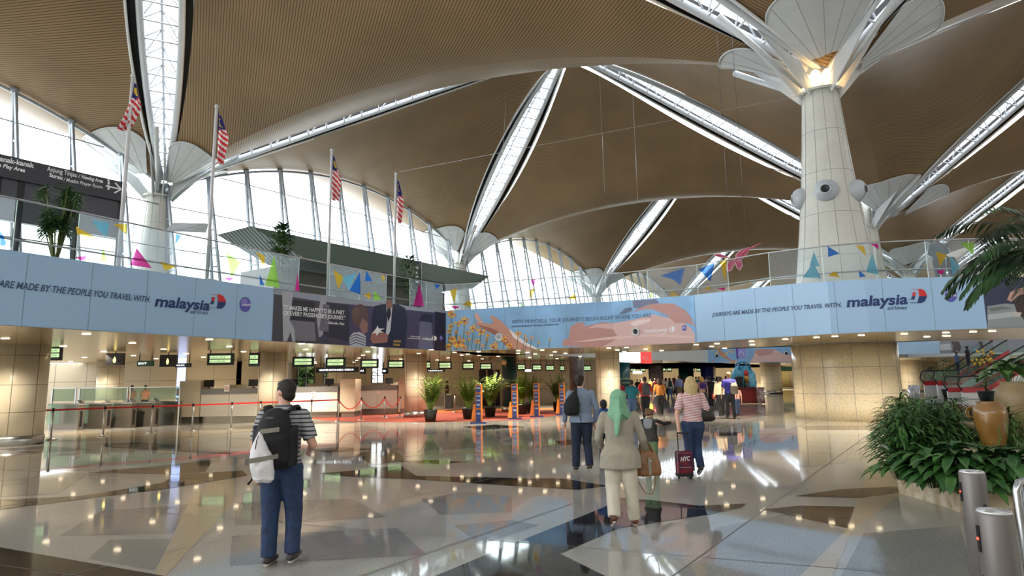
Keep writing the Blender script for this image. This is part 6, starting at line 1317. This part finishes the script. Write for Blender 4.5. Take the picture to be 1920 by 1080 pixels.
mb = MB(); mb.use(m_can).add([top[0], top[1], low[1], low[0], top[0] - n_ * 3, top[1] - n_ * 3], [(0, 1, 2, 3), (0, 4, 5, 1), (1, 5, 2)]); mb.build('roof_face', None, can).matrix_parent_inverse = inv
mb = MB(); mb.add([top[0], low[0], low[0] - n_ * 3 , top[0] - n_ * 3, low[1], low[1] - n_ * 3], [(0, 1, 2, 3), (1, 4, 5, 2)]); mb.build('slatted_soffit', m_slt, can).matrix_parent_inverse = inv
wg = [top[0] - vd * 1.0 - n_ * 2 + Vector((0, 0, .25)), top[0] - vd * 3.2 - n_ * 1.0 + Vector((0, 0, -.3)), top[0] - vd * 2.6 - n_ * 3 + Vector((0, 0, -.3)), top[0] - n_ * 4 + Vector((0, 0, .25))]
mb = MB(); mb.add(wg + [top[0] + Vector((0, 0, .02))], [(0, 1, 2, 3), (0, 4, 1)]); mb.build('slatted_wing', m_slt, can).matrix_parent_inverse = inv
sh_ = thing('upper_shop', 'dark walled shop under the green canopy on the upper floor', 'shop', (K0.x, K0.y, Zm)); inv = Matrix.Translation(-sh_.location); f0 = low[0] - n_ * 2.5; f1 = low[1] - n_ * 2.5
mb = MB(); mb.prism([(f0.x, f0.y, Zm), (f1.x, f1.y, Zm), (f1.x, f1.y, zk - 1.6), (f0.x, f0.y, zk - 1.6)], -n_ * 3); mb.build('wall', mat('shop_dark_wall', (92, 88, 84), .4), sh_).matrix_parent_inverse = inv
for k in range(9):
    p = f0.lerp(f1, (k + .5) / 9); mb = MB(); mb.box((p.x + n_.x * .03, p.y + n_.y * .03, Zm + 1.2), (.06, (f1 - f0).length / 9 * .8, 1.9), math.atan2(vd.y, vd.x) - PI / 2); mb.build('shop_window', mat('shop_window_glow', (150, 146, 130), .2, emit=0), sh_).matrix_parent_inverse = inv
ms = thing('upright_sign', 'tall dark upright sign with white symbols beside the third mezzanine shrub', 'sign', Vector((PY(784, 500, 27).x, 27, Zm))); mb = MB(); zz_ = PY(784, 490, 27).z - Zm; mb.box((0, 0, zz_ / 2), (.3, .1, zz_)); mb.build('board', mat('sign_charcoal', (44, 46, 54)), ms); mb = MB()
for z in (.3, .5, .7, .9): mb.box((-.04, -.055, zz_ - z), (.12, .01, .1))
mb.build('symbols', white, ms)
# mezzanine plants
def mezz_plant(px, py_t, Y, R_, label, seed, kind):
    T = PY(px, py_t, Y); H = T.z - Zm; t = shrub(Vector((T.x, T.y, Zm)), H, R_, label, seed, lf1, True, H * .35 if kind else .3, .2 if kind else .17, 420, 'mezzanine_shrub', 'potted shrubs on the upper floor')
big = Vector((PY(112, 400, 15.6).x, 15.6, Zm)); T_ = PY(105, 335, 15.6); t = thing('mezzanine_shrub', 'tall bushy dracaena on the upper floor in front of the direction sign', 'potted plant', big, 0, 'potted shrubs on the upper floor'); H_ = T_.z - Zm; r_ = random.Random(31)
mb = MB(); mb.use(m_stem); heads = []
for k in range(26): a = r_.uniform(0, 6.28); q = (math.cos(a) * r_.uniform(.1, .45), math.sin(a) * .3, H_ * r_.uniform(.5, .92)); heads.append(q); mb.tube([(0, 0, .3), (q[0] * .4, q[1] * .4, q[2] * .5), q], .018, 5)
mb.build('stem', None, t); mb = MB()
for q in heads:
    for k in range(44): a = r_.uniform(0, 6.28); leaf(mb, (q[0], q[1], q[2] - r_.uniform(0, .3)), (math.cos(a), math.sin(a), r_.uniform(-.2, 1.1)), r_.uniform(.22, .34), .036, 1.0)
mb.build('leaves', lf1, t); mb = MB(); mb.lathe((0, 0, 0), [(.2, 0), (.28, .4), (.24, .4), (.001, .36)], 20); mb.build('pot', m_pot, t)
mezz_plant(531, 421, 20.5, .3, 'slim potted shrub on the upper floor below the canopy', 33, 1); mezz_plant(768, 481, 25.5, .42, 'round potted shrub on the upper floor beside the farthest flagpole', 34, 0)
# butterfly hanging above the bridge
bf = thing('butterfly_ornament', 'pink glitter butterfly ornament hanging on two wires above the bridge', 'ornament', PY(1384, 482, 24)); inv = Matrix.Translation(-bf.location); m_pk = mat('butterfly_pink', (196, 60, 104), .5, c2=(222, 120, 150), scale=14.); m_pke = mat('butterfly_edge', (236, 190, 208), .4)
wings = [[(1378, 487), (1366, 484), (1350, 482), (1341, 480), (1339, 477), (1350, 476), (1362, 481), (1372, 486)], [(1378, 488), (1366, 490), (1362, 498), (1364, 509), (1370, 507), (1377, 495)], [(1380, 487), (1380, 478), (1390, 469), (1404, 464), (1403, 472), (1396, 482), (1386, 488)], [(1380, 489), (1390, 489), (1392, 498), (1387, 507), (1381, 500), (1379, 493)]]
for k, wpts in enumerate(wings):
    Yo = 24 + (-.25 if k < 2 else .25); ps = [PY(x, y, 24 + (Yo - 24) * min(1, abs(x - 1380) / 30)) for x, y in wpts]; mb = MB(); mb.prism(ps, (0, .04, 0)); w_ = mb.build('wing', m_pk, bf); w_.matrix_parent_inverse = inv
    mb = MB(); mb.tube(ps + [ps[0]], .018, 5, False); mb.build('wing_edge', m_pke, w_)
mb = MB(); mb.tube([PY(1372, 500, 24), PY(1380, 486, 24), PY(1398, 470, 24), PY(1427, 455, 24)], [.02, .05, .045, .015], 8); mb.build('body', m_pk, bf).matrix_parent_inverse = inv
mb = MB()
for x in (1371, 1400): a = PY(x, 480 if x < 1390 else 466, 24); mb.tube([a, (a.x, a.y, 15.5)], .008, 4)
mb.build('wire', dsteel, bf).matrix_parent_inverse = inv
# thin cables crossing the hall
for (x0, y0, Y0), (x1, y1, Y1), lb in (((750, 322, 50), (1508, 178, 25.4), 'thin steel cable crossing the hall from the glass wall to the big column'), ((952, 122, 38), (942, 300, 38), 'thin vertical wire left of the central skylight'), ((1122, 100, 36), (1134, 362, 36), 'thin vertical wire right of the central skylight'), ((1186, 165, 38), (1196, 380, 38), 'thin vertical wire, rightmost of the three in the middle of the hall')):
    mb = MB(); mb.tube([PY(x0, y0, Y0), PY(x1, y1, Y1)], .007, 4); tag(mb.build('cable', steel), lb, 'cable')
# ================================================================ GIANT LUGGAGE DISPLAY
D0 = PZ(1401, 758, 0); dy = D0.y; ds = thing('giant_suitcase', 'oversized red suitcase standing as a display base', 'display', D0); m_rs = mat('suitcase_red', (150, 38, 36), .4, noise=.06); px_ = pxm(dy)
mb = MB(); mb.box((0, .5, .53), (31 * px_ + .5, 1.0, .95)); mb.build('shell', m_rs, ds); mb = MB()
for z in (.15, .9): mb.box((0, .49, z), (31 * px_ + .52, 1.02, .03))
mb.build('trim', black, ds); mb = MB()
for z in (.35, .75): mb.box((15 * px_ + .15, -.02, z), (.1, .05, .12))
mb.build('latch', dsteel, ds)
mb = MB(); mb.box((24 * px_ + .02, .3, .53), (14 * px_, .9, .97)); mb.build('printed_end', mat('suitcase_print', (206, 190, 186), .5, c2=(120, 60, 60), scale=3.), ds)
bb = thing('giant_bag', 'oversized shiny blue travel bag with handles on the red suitcase display', 'display', D0 + Vector((.05, .5, 1.02))); mb = MB(); w_ = 23.5 * px_
loft(mb, [(0, 0, 0, w_ * .98, .5), (0, 0, .3, w_ * 1.02, .52), (0, 0, .8, w_ * .95, .48), (0, 0, 1.15, w_ * .7, .36), (0, 0, 1.32, w_ * .45, .22)], 28); fuse(mb, 'bag_body', mat('shiny_blue', (34, 140, 184), .2, c2=(90, 186, 214), scale=4., coat=.5), bb, .04, 3, .06)
for y in (-.3, .3):
    mb = MB(); mb.tube([(-.35, y, 1.05), (-.3, y, 1.45), (0, y * .8, 1.58), (.3, y, 1.45), (.38, y, 1.05)], .05, 8); mb.build('handle', mat('shiny_blue2', (30, 120, 170), .3), bb)
ls = thing('giant_lipstick', 'oversized red-tipped gold lipstick leaning on the blue bag', 'display', D0 + Vector((.05, -.02, 1.02))); mb = MB(); mb.lathe((0, 0, 0), [(.17, 0), (.17, .32)], 16); mb.build('case', C(84, 92, 96), ls); mb = MB(); mb.lathe((0, 0, .32), [(.15, 0), (.15, .4)], 16); mb.build('collar', mat('lipstick_gold', (190, 140, 60), .3, .6), ls); mb = MB(); mb.lathe((0, 0, .72), [(.12, 0), (.12, .18), (.05, .34), (.001, .35)], 16); mb.build('red_tip', m_rd, ls)
bs = thing('giant_black_case', 'tall black case at the left side of the blue bag display', 'display', D0 + Vector((-.42, -.05, 1.02))); mb = MB(); mb.box((0, 0, .33), (.36, .3, .66)); mb.build('shell', black, bs); mb = MB(); mb.tube([(-.08, 0, .66), (-.08, 0, .78), (.08, 0, .78), (.08, 0, .66)], .015, 5); mb.build('handle', dsteel, bs)
hb_ = PY(1390, 671, 42); t = thing('hanging_banner', 'violet hanging banner with a pale arch above the giant blue bag', 'banner', hb_); mb = MB(); mb.box((0, 0, .32), (.62, .02, .75)); mb.build('cloth', C(150, 148, 214), t); mb = MB(); mb.box((-.26, -.015, .32), (.12, .01, .75)); mb.build('violet_edge', C(96, 60, 176), t); mb = MB(); mb.tube([(.18 * math.cos(a), -.02, .1 + .3 * math.sin(a)) for a in [PI * k / 8 for k in range(9)]], .03, 5); mb.build('arch_mark', C(210, 214, 240), t)
mb = MB(); mb.tube([(-.28, 0, 0), (-.28, 0, -2.)], .02, 6); mb.build('stand_pole', steel, t)
# ================================================================ ESCALATORS
def escalator(xa, ya, xb, yb, Y, label, wdt=1.2, dep=1.4):
    a = PY(xa, ya, Y); b = PY(xb, yb, Y); t = thing('escalator', label, 'escalator', (a.x, a.y, 0), 0, 'escalators'); inv = Matrix.Translation(-t.location); a.z = max(a.z, .35)
    d = Vector((b.x - a.x, 0, b.z - a.z)); a0 = Vector((a.x - 1.6, Y, a.z)); up = Vector((0, 0, 1))
    for yo, nm in ((0, 'near'), (dep, 'far')):
        o = Vector((0, yo, 0)); mb = MB(); mb.prism([Vector((a0.x, Y + yo, .02)), Vector((b.x, Y + yo, .02)), b + o + up * .05, a + o + up * .05, a0 + o + up * .05], (0, .1, 0)); mb.build('side_panel', mat('escalator_white', (222, 224, 224), .3), t).matrix_parent_inverse = inv
        mb = MB(); mb.prism([a0 + o + up * -.02, a + o - up * .02, b + o - up * .02, b + o + up * .3, a + o + up * .3, a0 + o + up * .3], (0, -.03, 0)); mb.build('red_skirt', mat('escalator_red', (190, 36, 44), .4), t).matrix_parent_inverse = inv
        mb = MB(); mb.poly([a0 + o + up * .15, a + o + up * .15, b + o + up * .15, b + o + up * 1.0, a + o + up * 1.0, a0 + o + up * 1.0]); mb.build('glass_side', m_scr, t).matrix_parent_inverse = inv
        mb = MB(); mb.tube([a0 + o + up * .15, a0 + o + Vector((-.25, 0, .5)), a0 + o + Vector((-.1, 0, .95)), a0 + o + up * 1.03 + Vector((.2, 0, 0)), a + o + up * 1.03, b + o + up * 1.03], .05, 8); mb.build('handrail', black, t).matrix_parent_inverse = inv
    mb = MB(); n = 26
    for k in range(n): p = a + (b - a) * (k / n); mb.box((p.x + .12, Y + dep / 2, p.z + .05), ((b.x - a.x) / n, dep - .1, .14))
    mb.build('steps', dsteel, t).matrix_parent_inverse = inv
escalator(1850, 735, 1962, 672, 42, 'nearer escalator with red skirting and white side, rising to the right'); escalator(1800, 722, 1892, 664, 44.8, 'farther escalator behind, with two riders, rising to the right')
for x, y, c, lb in ((1817, 688, (20, 22, 28), 'rider in black on the farther escalator, upper one'), (1797, 698, (54, 84, 130), 'rider in blue on the farther escalator, lower one')):
    p = PY(x, y + 1, 45.4); person(0, 0, 1.68, .5, lb, 'brown', None, legC, None, (28, 24, 24), 'short', C(*c), C(40, 44, 60), pos=Vector((p.x, p.y, p.z - 0.15)))
for k, (px, py, top_, w) in enumerate(((1711, 752, 722, 9), (1717, 750, 724, 10), (1724, 752, 722, 6))):
    p = PZ(px, py + 6, 0); t = thing('steel_post', 'short steel post by the planter, ' + ('left', 'middle', 'right')[k] + ' of three', 'post', p, 0, 'steel posts behind the planter'); mb = MB(); mb.lathe((0, 0, 0), [(w / 2 * pxm(p.y), 0), (w / 2 * pxm(p.y), 1.05), (.01, 1.07)], 16); mb.build('tube', steel, t)
    mb = MB(); mb.lathe((0, 0, 0), [(w * .8 * pxm(p.y), 0), (w * .8 * pxm(p.y), .03)], 16); mb.build('foot_plate', steel, t)
# green doorway far right
dw = MB(); p = PY(1474, 703, 93); dw.box((p.x, 94.9, 1.3), (2.6, .1, 2.6)); struct(dw.build('door_1', mat('door_glow_warm', (206, 190, 130), .5))); dw = MB(); dw.box((p.x, 94.8, 2.75), (3.4, .1, .8)); tag(dw.build('exit_sign', mat('sign_green_dark', (22, 70, 54), .4)), 'dark green sign over the far doorway', 'sign')
# outside trees beyond the glass
def tree(p, H, R_, label, seed, m):
    r = random.Random(seed); t = thing('tree', label, 'tree', p, 0, 'trees outside the glass'); mb = MB(); mb.tube([(0, 0, 0), (0, 0, H * .5)], [.3, .2], 8); mb.build('trunk', m_stem, t); mb = MB()
    for k in range(700): a = r.uniform(0, 6.28); b = math.acos(r.uniform(-1, 1)); f = r.random() ** .35 * R_; leaf(mb, (math.cos(a) * math.sin(b) * f, math.sin(a) * math.sin(b) * f, H * .62 + math.cos(b) * f * H * .4 / R_), (r.uniform(-1, 1), r.uniform(-1, 1), r.uniform(-.5, 1)), R_ * .3, R_ * .16, .5)
    mb.build('crown', m, t)
mt = leafmat('outdoor_leaf', (120, 150, 90), (160, 186, 120))
for k, (x, Y, H) in enumerate(((990, 125, 15), (1045, 140, 15), (940, 120, 13), (1110, 150, 14))): tree(Vector((X_(x, Y), Y, 0)), H, 8, 'sunlit green tree outside the glass wall, ' + ('second from left', 'third from left', 'leftmost', 'rightmost')[k], 90 + k, mt)
for k, (x, Y) in enumerate(((552, 52), (570, 54), (596, 53), (650, 54))): tree(Vector((X_(x, Y), Y, 0)), 5, 2.6, 'green tree outside the lower windows behind the counters, ' + ('leftmost', 'second', 'third', 'rightmost')[k], 95 + k, mt)
WORLD = 3; EXPO = 1.24
# ================================================================ LIGHT
w = bpy.data.worlds.new('world'); SC.world = w; w.use_nodes = True
bg = w.node_tree.nodes['Background']; bg.inputs[0].default_value = (.93, .97, 1, 1); bg.inputs[1].default_value = WORLD
SC.view_settings.view_transform = 'Standard'; SC.view_settings.look = 'None'; SC.view_settings.gamma = 1; SC.view_settings.exposure = EXPO
SC.view_settings.use_curve_mapping = False
cy = SC.cycles
cy.max_bounces = 7; cy.diffuse_bounces = 3; cy.glossy_bounces = 3; cy.transmission_bounces = 4; cy.transparent_max_bounces = 12
cy.caustics_reflective = False; cy.caustics_refractive = False; cy.sample_clamp_indirect = 6; cy.use_denoising = True
try: cy.denoiser = 'OPENIMAGEDENOISE'
except Exception: pass
cy.use_adaptive_sampling = True; cy.adaptive_threshold = .02
